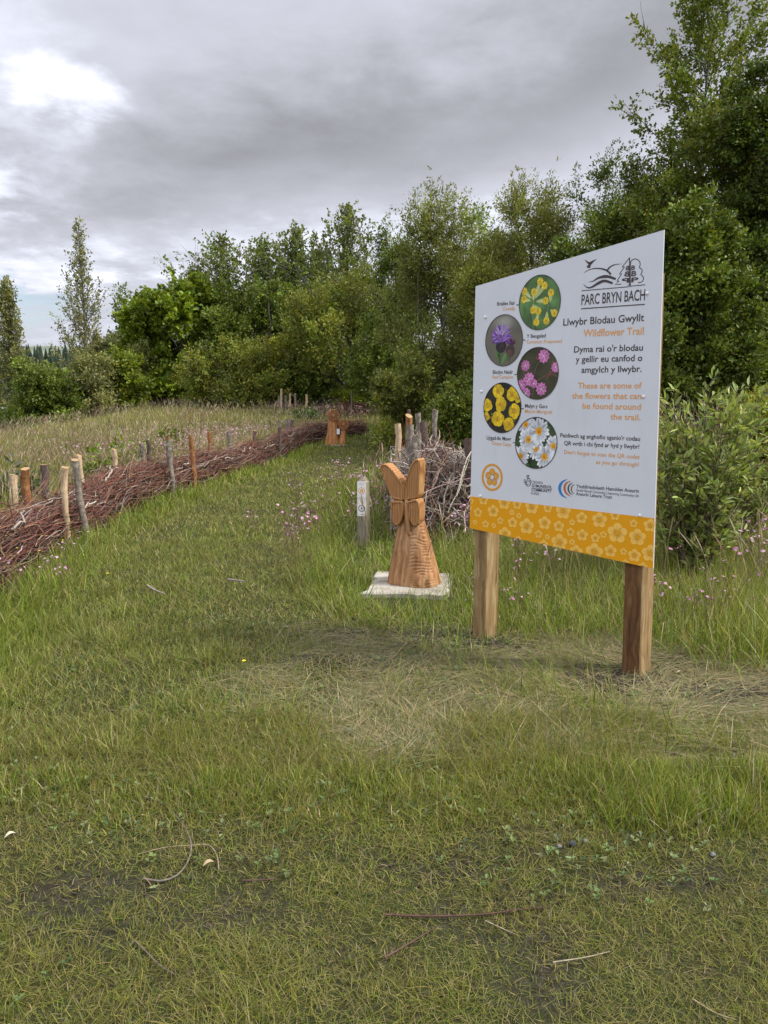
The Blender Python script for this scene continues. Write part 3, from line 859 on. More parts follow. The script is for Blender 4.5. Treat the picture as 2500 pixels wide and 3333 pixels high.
def br_(L, k=(2.14, 1.74, 1.08)):
    return tuple(tuple(c * q for c, q in zip(r, k)) for r in L)
def make_branch_tree(name, px, dist, top, wpx, label, crown0, nb, seed, pal, bark, ll, lw, up0=45, up1=78, spr=14, nl=8, slen=0.3, trunk_r=None, shape='column', gap=0.0, lean=0.0, group=None):
    '''a tree drawn branch by branch: open, pointed, the sky showing between its shoots'''
    rng = np.random.default_rng(seed)
    pt = at_dist(px, top, dist); x, y = pt[0], dist; z0 = tz(x, y); H = pt[2] - z0
    dep = y * _cp + (CAM_H - z0 - H * 0.5) * _sp; Wd = wpx / FPX * dep * 0.5
    tr = trunk_r or 0.012 * H + 0.02
    root = thing(name, (x, y, z0), 0, label, 'tree', group)
    tp = bend_path(np.array((0, 0, -0.1)), np.array((lean * H, 0, H)), 16, rng, 0.02)
    tb = MB(); V, F = tubes(tp[None], (np.linspace(1, 0.08, 16) * tr)[None], 8); tb.add(V, F)
    crown = MB(); C0 = []; D0 = []; B0 = []
    f = crown0 + (1 - crown0) * ((np.arange(nb) + rng.random(nb)) / nb) ** 0.9
    for k in range(nb):
        fr = (f[k] - crown0) / (1 - crown0)
        a = k * 2.39996 + rng.normal(0, 0.5); up = R(up0 + (up1 - up0) * fr ** 1.2 + rng.normal(0, 8))
        L = max(0.05 * H, PROFILES[shape](np.array(fr)) * Wd * rng.uniform(0.55, 1.2) / max(0.35, math.cos(up) + 0.12))
        L = min(L, (1 - f[k]) * H * 0.9 / max(0.3, math.sin(up)) + 0.05 * H)
        b0 = np.array([np.interp(f[k] * H - 0.25 * L * math.sin(up), tp[:, 2], tp[:, i]) for i in range(3)])
        d = np.array((math.cos(a) * math.cos(up), math.sin(a) * math.cos(up), math.sin(up)))
        q = bend_path(b0, b0 + d * L, 9, rng, 0.07, -0.06)
        V, F = tubes(q[None], (np.linspace(0.32, 0.05, 9) * tr * (1 - 0.6 * fr))[None], 5); tb.add(V, F)
        n_ = max(4, int(spr * L / (Wd + 0.3)))
        t = gap + (1 - gap) * (np.arange(n_) + rng.random(n_)) / n_
        p = np.stack([np.interp(t, np.linspace(0, 1, 9), q[:, i]) for i in range(3)], -1) + rng.normal(0, 0.05 * (Wd + 0.4), (n_, 3)) * (1.1 - 0.6 * t[:, None])
        C0.append(p); D0.append(unit(d + rng.normal(0, 0.6, (n_, 3)))); B0.append(np.full(n_, 1 + rng.normal(0, 0.15)))
        for j in range(3):
            s_ = q[rng.integers(3, 8)]; V, F = tubes(bend_path(s_, s_ + unit(d + rng.normal(0, .6, 3)) * L * .3, 5, rng, .08)[None], (np.linspace(.09, .03, 5) * tr)[None], 4); tb.add(V, F)
    p = np.vstack(C0); d = np.vstack(D0); b = np.concatenate(B0)
    V, F, cl = sprays_to_leaves(rng, p, d, nl, slen * rng.uniform(0.6, 1.3, len(p)), ll, lw, pal, np.clip(b, .6, 1.4))
    crown.add(V, [F], cl); crown.build('crown', LEAF, root); tb.build('trunk', bark, root, True)
    return root
GD = ((0.034, 0.062, 0.016), (0.044, 0.078, 0.020), (0.028, 0.052, 0.015))            # dark
GM = ((0.062, 0.102, 0.024), (0.075, 0.115, 0.030), (0.050, 0.088, 0.022))            # middle
GB = ((0.066, 0.112, 0.014), (0.082, 0.128, 0.018), (0.055, 0.096, 0.014))            # sycamore
GW = ((0.085, 0.115, 0.050), (0.105, 0.138, 0.062), (0.068, 0.098, 0.040))            # willow
GP = ((0.105, 0.130, 0.078), (0.130, 0.155, 0.095), (0.080, 0.108, 0.058))            # pale poplar / sallow
GY = ((0.120, 0.150, 0.022), (0.145, 0.165, 0.025), (0.095, 0.130, 0.020))            # yellow-green
GO = ((0.082, 0.108, 0.026), (0.098, 0.118, 0.034), (0.066, 0.095, 0.022))            # olive

GD, GM, GB, GW, GP, GY, GO = (br_(q) for q in (GD, GM, GB, GW, GP, GY, GO))
# -- left edge and the tall poplar
make_branch_tree('poplar_tree', 18, 40, 930, 190, 'pale silvery tree cut by the left edge of the picture', 0.04, 80, 2, GP, BARK_POPLAR, 0.13, 0.095, spr=24, nl=8, slen=0.38)
make_branch_tree('poplar_tree', 255, 44, 742, 330, 'tall slender poplar standing alone against the sky with grey trunk', 0.1, 80, 5, GP, BARK_POPLAR, 0.13, 0.095, spr=22, nl=8, slen=0.38, shape='cone')
make_tree('willow_tree', 400, 50, 950, 320, 'grey green tree between the tall poplar and the bright sycamore', shape='tall', sprays=2400, ll=0.18, lw=0.09, slen=0.6, pal=GM, seed=6, leaders=12, leader_len=0.22, updir=0.7)
make_tree('willow_tree', 345, 41, 1095, 230, 'low pale sallow at the foot of the tall poplar', shape='dome', crown0=0.0, sprays=2400, ll=0.16, lw=0.07, slen=0.5, pal=GP, seed=7, leaders=10, leader_len=0.2, updir=0.7)
make_tree('round_bush', 140, 33, 1195, 330, 'large dark green rounded bush at the left end of the wood', 'bush', 'dome', 0.0, sprays=3680, ll=0.13, lw=0.08, slen=0.4, pal=GM, seed=9, stems=3, limbs=6, lobe_r=0.32)
make_tree('sallow_bush', 300, 33.5, 1165, 192, 'pale grey green sallow bush between dark and light green bushes', 'bush', 'dome', 0.0, sprays=1760, ll=0.13, lw=0.05, slen=0.45, pal=GP, seed=10, stems=4, limbs=8, leaders=12, leader_len=0.2, updir=0.8)
make_tree('hazel_bush', 388, 35, 1150, 217, 'light green bush just left of the bright sycamore', 'bush', 'dome', 0.0, sprays=2080, ll=0.15, lw=0.09, slen=0.4, pal=GY[2:] + GM[1:2] + GB[:1], seed=11, stems=3, limbs=8, leaders=8, leader_len=0.2)
make_tree('hazel_bush', 455, 37, 1120, 166, 'narrow grey stemmed sallow leaning against the bright sycamore', 'bush', 'tall', 0.0, sprays=1440, ll=0.14, lw=0.06, slen=0.45, pal=GW, seed=12, stems=4, limbs=8)
# -- middle
make_tree('sycamore_tree', 580, 39, 915, 422, 'broad bright green sycamore with dense layered foliage', shape='round', crown0=0.06, lobes=40, sprays=5120, ll=0.20, lw=0.17, slen=0.45, pal=GB, seed=13, leaders=12, leader_len=0.14, updir=0.3, lobe_r=0.26)
make_branch_tree('poplar_tree', 725, 46, 785, 582, 'first pointed poplar rising behind the bright sycamore', 0.15, 85, 14, GP[2:] + GM, BARK_POPLAR, 0.16, 0.12, spr=26, nl=8, slen=0.40, shape='tall')
make_branch_tree('poplar_tree', 640, 47, 890, 429, 'small poplar top between sycamore crown and first pointed poplar', 0.15, 85, 15, GM, BARK_POPLAR, 0.16, 0.12, spr=26, nl=8, slen=0.40, shape='tall')
make_branch_tree('poplar_tree', 860, 45, 800, 458, 'second poplar with twin pointed leaders behind the ash', 0.15, 85, 16, GP[2:] + GM, BARK_POPLAR, 0.16, 0.12, spr=26, nl=8, slen=0.40, shape='tall')
make_branch_tree('poplar_tree', 960, 44, 762, 520, 'third poplar with ragged top behind the round willow', 0.15, 85, 17, GP[2:] + GM, BARK_POPLAR, 0.16, 0.12, spr=26, nl=8, slen=0.40, shape='tall')
make_branch_tree('poplar_tree', 1130, 42, 700, 552, 'highest of the distant poplars, above the round willow', 0.15, 85, 18, GP[2:] + GM[:2], BARK_POPLAR, 0.16, 0.12, spr=26, nl=8, slen=0.40, shape='tall')
make_branch_tree('poplar_tree', 1040, 46, 830, 429, 'low poplar in the dip between third and highest poplar', 0.15, 85, 19, GM, BARK_POPLAR, 0.16, 0.12, spr=26, nl=8, slen=0.40, shape='tall')
make_tree('ash_tree', 870, 38, 925, 400, 'middle green ash right of the bright sycamore', shape='round', crown0=0.05, lobes=34, sprays=4320, ll=0.17, lw=0.09, slen=0.45, pal=GM, seed=20, leaders=10, leader_len=0.12)
make_tree('ash_tree', 735, 41, 935, 320, 'darker ash wedged between sycamore and its middle green neighbour', shape='round', crown0=0.05, sprays=2400, ll=0.18, lw=0.11, slen=0.45, pal=GM[:1] + GD[1:2], seed=21)
make_tree('willow_tree', 1135, 33, 880, 422, 'round willow with bare pale branches showing underneath', shape='round', crown0=0.22, lobes=36, sprays=4800, ll=0.13, lw=0.05, slen=0.5, pal=GO + GM[:1], seed=22, leaders=14, leader_len=0.1, bare=9, trunk_r=0.10, open_bottom=0.36, lobe_r=0.28)
make_tree('hawthorn_bush', 800, 33.5, 1115, 512, 'wide spreading olive bush at the far edge of the meadow', 'bush', 'dome', 0.0, lobes=36, sprays=4160, ll=0.12, lw=0.06, slen=0.45, pal=GO + GM[:1], seed=23, stems=4, limbs=8, depth=0.6, lobe_r=0.24, leaders=14, leader_len=0.18)
make_tree('gorse_bush', 905, 34.5, 1105, 243, 'yellow tinged shrub growing out of the olive bush', 'bush', 'dome', 0.1, sprays=1600, ll=0.12, lw=0.06, slen=0.35, pal=GY + ((0.20, 0.18, 0.02),), seed=24, stems=3, limbs=6)
make_tree('hawthorn_bush', 1010, 34, 1170, 243, 'dark low bush under the left side of the round willow', 'bush', 'dome', 0.0, sprays=1760, ll=0.12, lw=0.06, slen=0.4, pal=GM[2:] + GD[:2], seed=25, stems=3, limbs=6)
make_tree('elder_bush', 1165, 32, 1235, 153, 'small fresh green shrub under the round willow', 'bush', 'dome', 0.0, sprays=1040, ll=0.13, lw=0.07, slen=0.3, pal=GY[2:] + GB[:2], seed=26, stems=3, limbs=5)
make_tree('spruce_tree', 1245, 40, 735, 153, 'dark pointed conifer top between poplars and big willow', shape='column', crown0=0.1, sprays=2080, ll=0.16, lw=0.04, slen=0.5, pal=GD, seed=27, leaders=3, leader_len=0.12, updir=-0.1)
# -- right-hand wood
make_tree('willow_tree', 1440, 24, 625, 500, 'big grey green willow rising behind the brush pile', shape='dome', crown0=0.02, lobes=56, sprays=7800, nl=10, ll=0.085, lw=0.032, slen=0.40, pal=GW + GO[:1], seed=28, leaders=46, leader_len=0.10, updir=0.6, lobe_r=0.25, stems=3, limbs=12)
make_tree('willow_tree', 1290, 29, 740, 307, 'darker willow tucked behind the left side of the big willow', shape='dome', crown0=0.03, sprays=4480, ll=0.11, lw=0.05, slen=0.4, pal=GM, seed=29, leaders=14, leader_len=0.13)
make_tree('willow_tree', 1720, 21, 590, 520, 'light olive willow right behind the top of the sign', shape='dome', crown0=0.02, lobes=56, sprays=8200, nl=10, ll=0.082, lw=0.028, slen=0.42, pal=GO + GW[1:2], seed=30, leaders=60, leader_len=0.12, updir=0.6, lobe_r=0.26, stems=3, limbs=12)
make_tree('willow_tree', 2010, 19.5, 520, 460, 'dark leafy willow between the light willow and the tallest tree', shape='dome', crown0=0.02, lobes=54, sprays=8000, nl=10, ll=0.080, lw=0.034, slen=0.38, pal=GO[:1] + GM + GD[1:2], seed=31, leaders=44, leader_len=0.11, updir=0.5, lobe_r=0.26, stems=2, limbs=14)
make_tree('alder_tree', 2370, 17.5, 345, 760, 'broad dense dark tree filling the upper right behind the sign', shape='round', crown0=0.02, lobes=76, sprays=11000, nl=10, ll=0.080, lw=0.046, slen=0.34, pal=GM[:2] + GO[:2] + GM[2:], seed=32, leaders=60, leader_len=0.09, updir=0.4, lobe_r=0.24, trunk_r=0.11, limbs=26)
make_branch_tree('alder_tree', 2315, 18.3, 8, 520, 'tallest tree with a thin open top reaching the upper edge', 0.50, 46, 40, GM + GO[:1], BARK_TREE, 0.100, 0.058, 30, 62, 44, 10, 0.30, 0.085, 'round', 0.25, 0.004)
make_tree('alder_tree', 2520, 16.5, 190, 400, 'dense dark tree cut by the right edge of the picture', shape='round', crown0=0.02, lobes=60, sprays=8600, nl=10, ll=0.080, lw=0.048, slen=0.34, pal=GD + GM[:1], seed=33, leaders=34, leader_len=0.1, lobe_r=0.26, limbs=16)
make_tree('ivy_thicket', 2290, 14.6, 640, 420, 'dark thicket of small round leaves right of the sign', 'bush', 'dome', 0.0, lobes=54, sprays=6800, nl=9, ll=0.075, lw=0.052, slen=0.30, pal=GD[1:2] + GM + GO[2:], seed=34, leaders=36, leader_len=0.10, lobe_r=0.22, depth=0.6, stems=3, limbs=10)
make_tree('ivy_thicket', 1880, 16.8, 800, 420, 'dark thicket hidden behind the sign board', 'bush', 'dome', 0.0, lobes=44, sprays=3600, nl=9, ll=0.09, lw=0.055, slen=0.32, pal=GD + GM[2:] + GO[2:], seed=35, lobe_r=0.22, depth=0.6, stems=3, limbs=10)
make_tree('willow_bush', 1325, 20.5, 1165, 250, 'fresh green willow bush beside the far end of the path', 'bush', 'dome', 0.0, lobes=30, sprays=2700, nl=9, ll=0.085, lw=0.038, slen=0.30, pal=GW + GY[:1], seed=36, leaders=26, leader_len=0.16, updir=0.6, stems=4, limbs=8, lobe_r=0.25)
make_tree('willow_bush', 1490, 17.0, 1230, 280, 'dark willow bush behind the brush pile, left of the sign', 'bush', 'dome', 0.0, lobes=30, sprays=2600, nl=9, ll=0.085, lw=0.040, slen=0.30, pal=GM[2:] + GD[1:2] + GO[:1], seed=37, leaders=20, leader_len=0.14, stems=4, limbs=8, lobe_r=0.25)
make_tree('hedge_shrub', 2500, 9.5, 1275, 230, 'yellow green shrub at the right edge behind the sapling', 'bush', 'dome', 0.0, lobes=24, sprays=1500, nl=9, ll=0.05, lw=0.026, slen=0.2, pal=GY, seed=38, leaders=14, leader_len=0.22, stems=3, limbs=8, lobe_r=0.27)
make_tree('willow_tree', 1560, 33, 690, 384, 'far willow seen over the dip between the two big willows', shape='round', crown0=0.02, sprays=2400, ll=0.14, lw=0.07, slen=0.5, pal=GM, seed=39)

# ------------------------------------------------------------------ sallow sapling beside the sign
def sapling(name, px, dist, top, wpx, label, seed, nst, ll, lw, pal, nspr):
    rng = np.random.default_rng(seed)
    pt = at_dist(px, top, dist); x, y = pt[0], dist; z0 = tz(x, y); H = pt[2] - z0
    Wd = wpx / FPX * dist * 0.5
    root = thing(name, (x, y, z0), 0, label, 'sapling')
    st = MB(); lf = MB()
    for s in range(nst):
        a = rng.uniform(0, 6.28); r = math.sqrt(rng.random()) * Wd
        tip = np.array((math.cos(a) * r, math.sin(a) * r * 0.8, H * 1.06 * (1.0 - 0.45 * (r / Wd) ** 1.7) * rng.uniform(0.82, 1.0)))
        p = bend_path(np.array((math.cos(a) * 0.05, math.sin(a) * 0.05, 0)), tip, 14, rng, 0.06, 0.05)
        V, F = tubes(p[None], np.linspace(0.009, 0.0018, 14)[None], 5); st.add(V, F)
        for k in range(nspr):
            j = rng.integers(2, 13); dd = unit(rng.normal(0, 1, 3) * (1, 1, 0.5) + np.array((0, 0, 0.7)))
            L = rng.uniform(0.10, 0.34)
            q = bend_path(p[j], p[j] + dd * L, 5, rng, 0.08)
            V, F = tubes(q[None], np.linspace(0.0035, 0.001, 5)[None], 4); st.add(V, F)
            m = 9
            t = (np.arange(m) + rng.random(m)) / m
            b = q[0] + (q[-1] - q[0]) * t[:, None]
            r_ = unit(rng.normal(0, 1, (m, 3))); pp = unit(r_ - (r_ @ dd)[:, None] * dd)
            ld = unit(dd * 0.8 + pp * 0.8 + np.array((0, 0, 0.25))); qv = unit(rng.normal(0, 1, (m, 3)) + np.array((0, 0, 1.2)))
            wv = unit(np.cross(ld, qv)); nv = np.cross(wv, ld)
            Lf = (ll * rng.uniform(0.55, 1.25, m))[:, None]; W_ = Lf * lw / ll * 0.5
            V = np.stack([b, b + ld * Lf * .3 - wv * W_ * .85 + nv * W_ * .3, b + ld * Lf * .65 - wv * W_ * .8 + nv * W_ * .3, b + ld * Lf - nv * Lf * .06, b + ld * Lf * .65 + wv * W_ * .8 + nv * W_ * .3, b + ld * Lf * .3 + wv * W_ * .85 + nv * W_ * .3, b + ld * Lf * .35, b + ld * Lf * .68], 1)
            Fm = [np.concatenate([np.array([[0, 1, 6, 5], [1, 2, 7, 6], [6, 7, 4, 5]]) + 8 * i for i in range(m)]), np.concatenate([np.array([[2, 3, 7], [7, 3, 4]]) + 8 * i for i in range(m)])]
            c = pick(rng, pal, m) * rng.uniform(0.85, 1.2)
            lf.add(V.reshape(-1, 3), Fm, np.repeat(np.clip(c, 0.01, 1), 8, 0))
    st.build('stem', BARK_DARK, root, True); lf.build('foliage', LEAF, root)
    return root
SAP = ((0.23, 0.29, 0.07), (0.27, 0.31, 0.085), (0.19, 0.25, 0.065), (0.31, 0.33, 0.11))
sapling('willow_sapling', 2300, 6.3, 1205, 400, 'leafy willow sapling with long leaves just right of the sign', 51, 32, 0.088, 0.027, SAP, 17)
sapling('willow_sapling', 2440, 7.3, 1270, 300, 'lower willow growth between the tall sapling and the right edge', 53, 20, 0.08, 0.025, SAP, 15)
sapling('willow_sapling', 2440, 7.6, 1250, 70, 'thin single shoot of willow near the right edge', 52, 3, 0.06, 0.02, SAP, 12)

# ------------------------------------------------------------------ weeds, bare brush
def weed(px, dist, top, wpx, label, seed, pal=FRESH, n=60):
    rng = np.random.default_rng(seed)
    pt = at_dist(px, top, dist); x, y = pt[0], dist; z0 = tz(x, y); H = max(0.15, pt[2] - z0); Wd = wpx / FPX * dist * 0.5
    root = thing('leafy_weed', (x, y, z0), 0, label, 'plant', 'leafy weeds in the meadow')
    a = rng.uniform(0, 6.28, n); r = np.sqrt(rng.random(n)) * Wd; zz = rng.uniform(0.3, 1, n) * H * (1 - 0.4 * (r / Wd) ** 2)
    pos = np.stack([np.cos(a) * r, np.sin(a) * r, zz], -1)
    d = unit(np.stack([np.cos(a), np.sin(a), rng.uniform(0.3, 1.2, n)], -1))
    V, F, c = sprays_to_leaves(rng, pos, d, 5, 0.16, 0.13, 0.05, pal, 0.9)
    m1 = MB(); m1.add(V, [F], c); m1.build('foliage', LEAF, root)
    pth = np.stack([bend_path(np.array((0, 0, 0.0)) + rng.normal(0, .03, 3) * (1, 1, 0), q, 6, rng, 0.05) for q in pos[:24]])
    V, F = tubes(pth, np.repeat(np.linspace(0.005, 0.002, 6)[None], len(pth), 0), 4)
    m2 = MB(); m2.add(V, F, (0.09, 0.10, 0.03)); m2.build('stem', TWIG, root)
weed(425, 15.5, 1425, 110, 'leafy green weed behind the middle of the woven fence', 61)
weed(565, 18.5, 1392, 90, 'paler leafy weed higher in the meadow behind the woven fence', 62, GREENS)
weed(330, 12.2, 1455, 100, 'low leafy weed close behind the peeled stake', 63, FRESH)
weed(995, 27, 1325, 60, 'dark leafy weed in the meadow left of the flower carving', 64, ((0.07, 0.13, 0.027), (0.085, 0.15, 0.03)), 90)
weed(25, 9.4, 1500, 120, 'grey leaved thistle at the left edge behind the woven fence', 65, ((0.10, 0.13, 0.07), (0.12, 0.14, 0.08)))

def bare_brush(px, dist, top, wpx, label, seed, n, col, r0=0.008):
    rng = np.random.default_rng(seed)
    pt = at_dist(px, top, dist); x, y = pt[0], dist; z0 = tz(x, y); H = pt[2] - z0; Wd = wpx / FPX * dist * 0.5
    pth = []
    for k in range(n):
        a = rng.uniform(0, 6.28); b = np.array((rng.normal(0, Wd * 0.4), rng.normal(0, Wd * 0.25), 0))
        e = b + np.array((rng.normal(0, Wd * 0.5), rng.normal(0, 0.3), H * rng.uniform(0.4, 1.0)))
        pth.append(bend_path(b, e, 7, rng, 0.10))
    V, F = tubes(np.array(pth), np.repeat(np.linspace(1, 0.3, 7)[None] * r0, n, 0), 4)
    m1 = MB(); m1.add(V, F, np.repeat(np.clip(pick(rng, col, n), 0, 1), 28, 0))
    o = m1.build('bare_shrub', TWIG, None, False, (x, y, z0)); return tag(o, label, 'shrub')
bare_brush(1045, 33.5, 1235, 150, 'leafless grey brown shrub in front of the round willow', 71, 170, ((0.20, 0.16, 0.13), (0.26, 0.22, 0.18), (0.15, 0.12, 0.09)), 0.012)
bare_brush(2260, 9.8, 1290, 330, 'tangle of dead bleached stems on the bank right of the sign', 72, 240, ((0.25, 0.20, 0.14), (0.32, 0.27, 0.20), (0.20, 0.15, 0.10)), 0.004)

# ------------------------------------------------------------------ brushwood
REDS = ((0.125, 0.045, 0.034), (0.165, 0.068, 0.046), (0.095, 0.036, 0.030), (0.20, 0.088, 0.05), (0.14, 0.062, 0.055), (0.11, 0.06, 0.05), (0.17, 0.11, 0.07), (0.21, 0.13, 0.08), (0.09, 0.055, 0.05))
GREYS = ((0.24, 0.20, 0.165), (0.30, 0.26, 0.22), (0.19, 0.15, 0.125), (0.34, 0.30, 0.25))
REDS = tuple(tuple(c * 1.12 for c in r) for r in REDS); GREYS = tuple(tuple(c * 1.3 for c in r) for r in GREYS)
def brush_fence(label, n, s0, s1, hw, ht, seed, pos_fn, rmul=1.0, cols=REDS, n_br=14, core=True, lenr=(0.8, 2.0)):
    rng = np.random.default_rng(seed)
    S_ = 9
    sc = rng.uniform(s0, s1, n); L = rng.uniform(*lenr, n)
    u = rng.normal(0, 0.5, n).clip(-1, 1); v = rng.random(n) ** 0.75
    hmax = (1 - 0.55 * u ** 2)
    zc = v * hmax
    tt = np.linspace(-0.5, 0.5, S_)
    s = np.clip(sc[:, None] + L[:, None] * tt[None], s0 - 0.5, s1 + 0.5)
    k1 = rng.normal(0, 0.30, (n, 1)); k2 = rng.normal(0, 0.24, (n, 1)); ph = rng.uniform(0, 6.28, (n, 1))
    off = (u[:, None] + k1 * tt * 2 + 0.16 * np.sin(tt * rng.uniform(3, 9, (n, 1)) + ph)) * hw
    zz = zc[:, None] + k2 * tt * 1.6 + 0.09 * np.sin(tt * rng.uniform(3, 10, (n, 1)) + ph * 1.7)
    stray = rng.random(n) < 0.10
    zz = zz + np.where(stray[:, None], np.abs(rng.normal(0, 0.55, (n, 1))) * np.maximum(tt, 0) ** 1.0 * 1.6, 0)
    hh = ht * (0.88 + 0.24 * vnoise(s * 0.8, s * 0, seed))
    x, y, tx, ty = pos_fn(s)
    X = x + ty * off; Y = y - tx * off
    Z = terrain(X, Y) + np.maximum(zz, 0.015) * hh
    path = np.stack([X, Y, Z], -1)
    r = rng.uniform(0.0016, 0.0056, n) * rmul
    V, F = tubes(path, r[:, None] * np.linspace(1.1, 0.5, S_)[None], 4, False)
    col = np.where((rng.random(n) < 0.10)[:, None], pick(rng, GREYS, n) * 0.9, pick(rng, cols, n))
    root = thing('brushwood_fence', (0, 0, 0), 0, label, 'fence')
    mb = MB(); mb.add(V, F, np.repeat(np.clip(col, 0.01, 1), S_ * 4, 0))
    if core:  # dark mound inside: shade between the twigs put into its colour
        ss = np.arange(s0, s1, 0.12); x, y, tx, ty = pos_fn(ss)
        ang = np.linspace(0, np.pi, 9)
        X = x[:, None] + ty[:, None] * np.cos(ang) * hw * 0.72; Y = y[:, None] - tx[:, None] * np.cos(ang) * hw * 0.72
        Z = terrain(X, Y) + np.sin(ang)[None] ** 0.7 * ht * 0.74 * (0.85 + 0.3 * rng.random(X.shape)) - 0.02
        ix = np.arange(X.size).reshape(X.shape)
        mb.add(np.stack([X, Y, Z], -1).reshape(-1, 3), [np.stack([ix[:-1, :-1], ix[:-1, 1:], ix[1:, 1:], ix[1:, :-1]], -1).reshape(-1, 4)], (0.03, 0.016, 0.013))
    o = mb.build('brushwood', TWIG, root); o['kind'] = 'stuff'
    for k in range(n_br):                      # single pale branches lying over the bundle
        b = MB(); sc_ = s0 + (s1 - s0) * min(0.98, (k + rng.random()) / n_br * 0.8); l = rng.uniform(0.5, 1.3); m_ = 10
        s = sc_ + np.linspace(-.5, .5, m_) * l
        x, y, tx, ty = pos_fn(s); of = hw * (rng.uniform(0.2, 1.0) + np.cumsum(rng.normal(0, 0.10, m_)))
        X = x + ty * of; Y = y - tx * of
        Z = terrain(X, Y) + ht * np.clip(rng.uniform(0.5, 1.0) + np.cumsum(rng.normal(0, 0.06, m_)) , 0.12, 1.25) + 0.02
        V, F = tubes(np.stack([X, Y, Z], -1)[None], (np.linspace(1.2, 0.5, m_) * rng.uniform(0.008, 0.013))[None], 6)
        b.add(V, F, np.array(GREYS[k % 4]) * rng.uniform(0.85, 1.15)); b.build('branch', TWIG, root, True)
    return root
sL = FS[-1]
def fpos(s):
    x, y, tx, ty = fence_at(s)
    return x - ty * 0.25, y + tx * 0.25, tx, ty      # centre of the bundle lies behind the front row of stakes
brush_fence('long low fence of reddish brushwood woven between stakes, left of the path', 6800, 0.0, sL, 0.26, 0.50, 81, fpos, 1.0, REDS, 22)
def line_pos(a, b):
    a = np.array(a); b = np.array(b); l = np.linalg.norm(b - a); t = (b - a) / l
    return (lambda s: (a[0] + t[0] * s, a[1] + t[1] * s, np.full_like(s, t[0]), np.full_like(s, t[1]))), l
fn, l = line_pos(at_dist(915, 1300, 31.5)[:2], at_dist(1050, 1300, 30.5)[:2])
brush_fence('distant low brushwood fence below the leafless shrub', 320, 0, l, 0.3, 0.42, 82, fn, 2.0, REDS, 0)
fn, l = line_pos(at_dist(1135, 1300, 29.0)[:2], at_dist(1240, 1300, 28.5)[:2])
brush_fence('distant dark red brushwood bundle left of the fresh willow bush', 260, 0, l, 0.3, 0.60, 83, fn, 1.8, REDS[:3], 0)

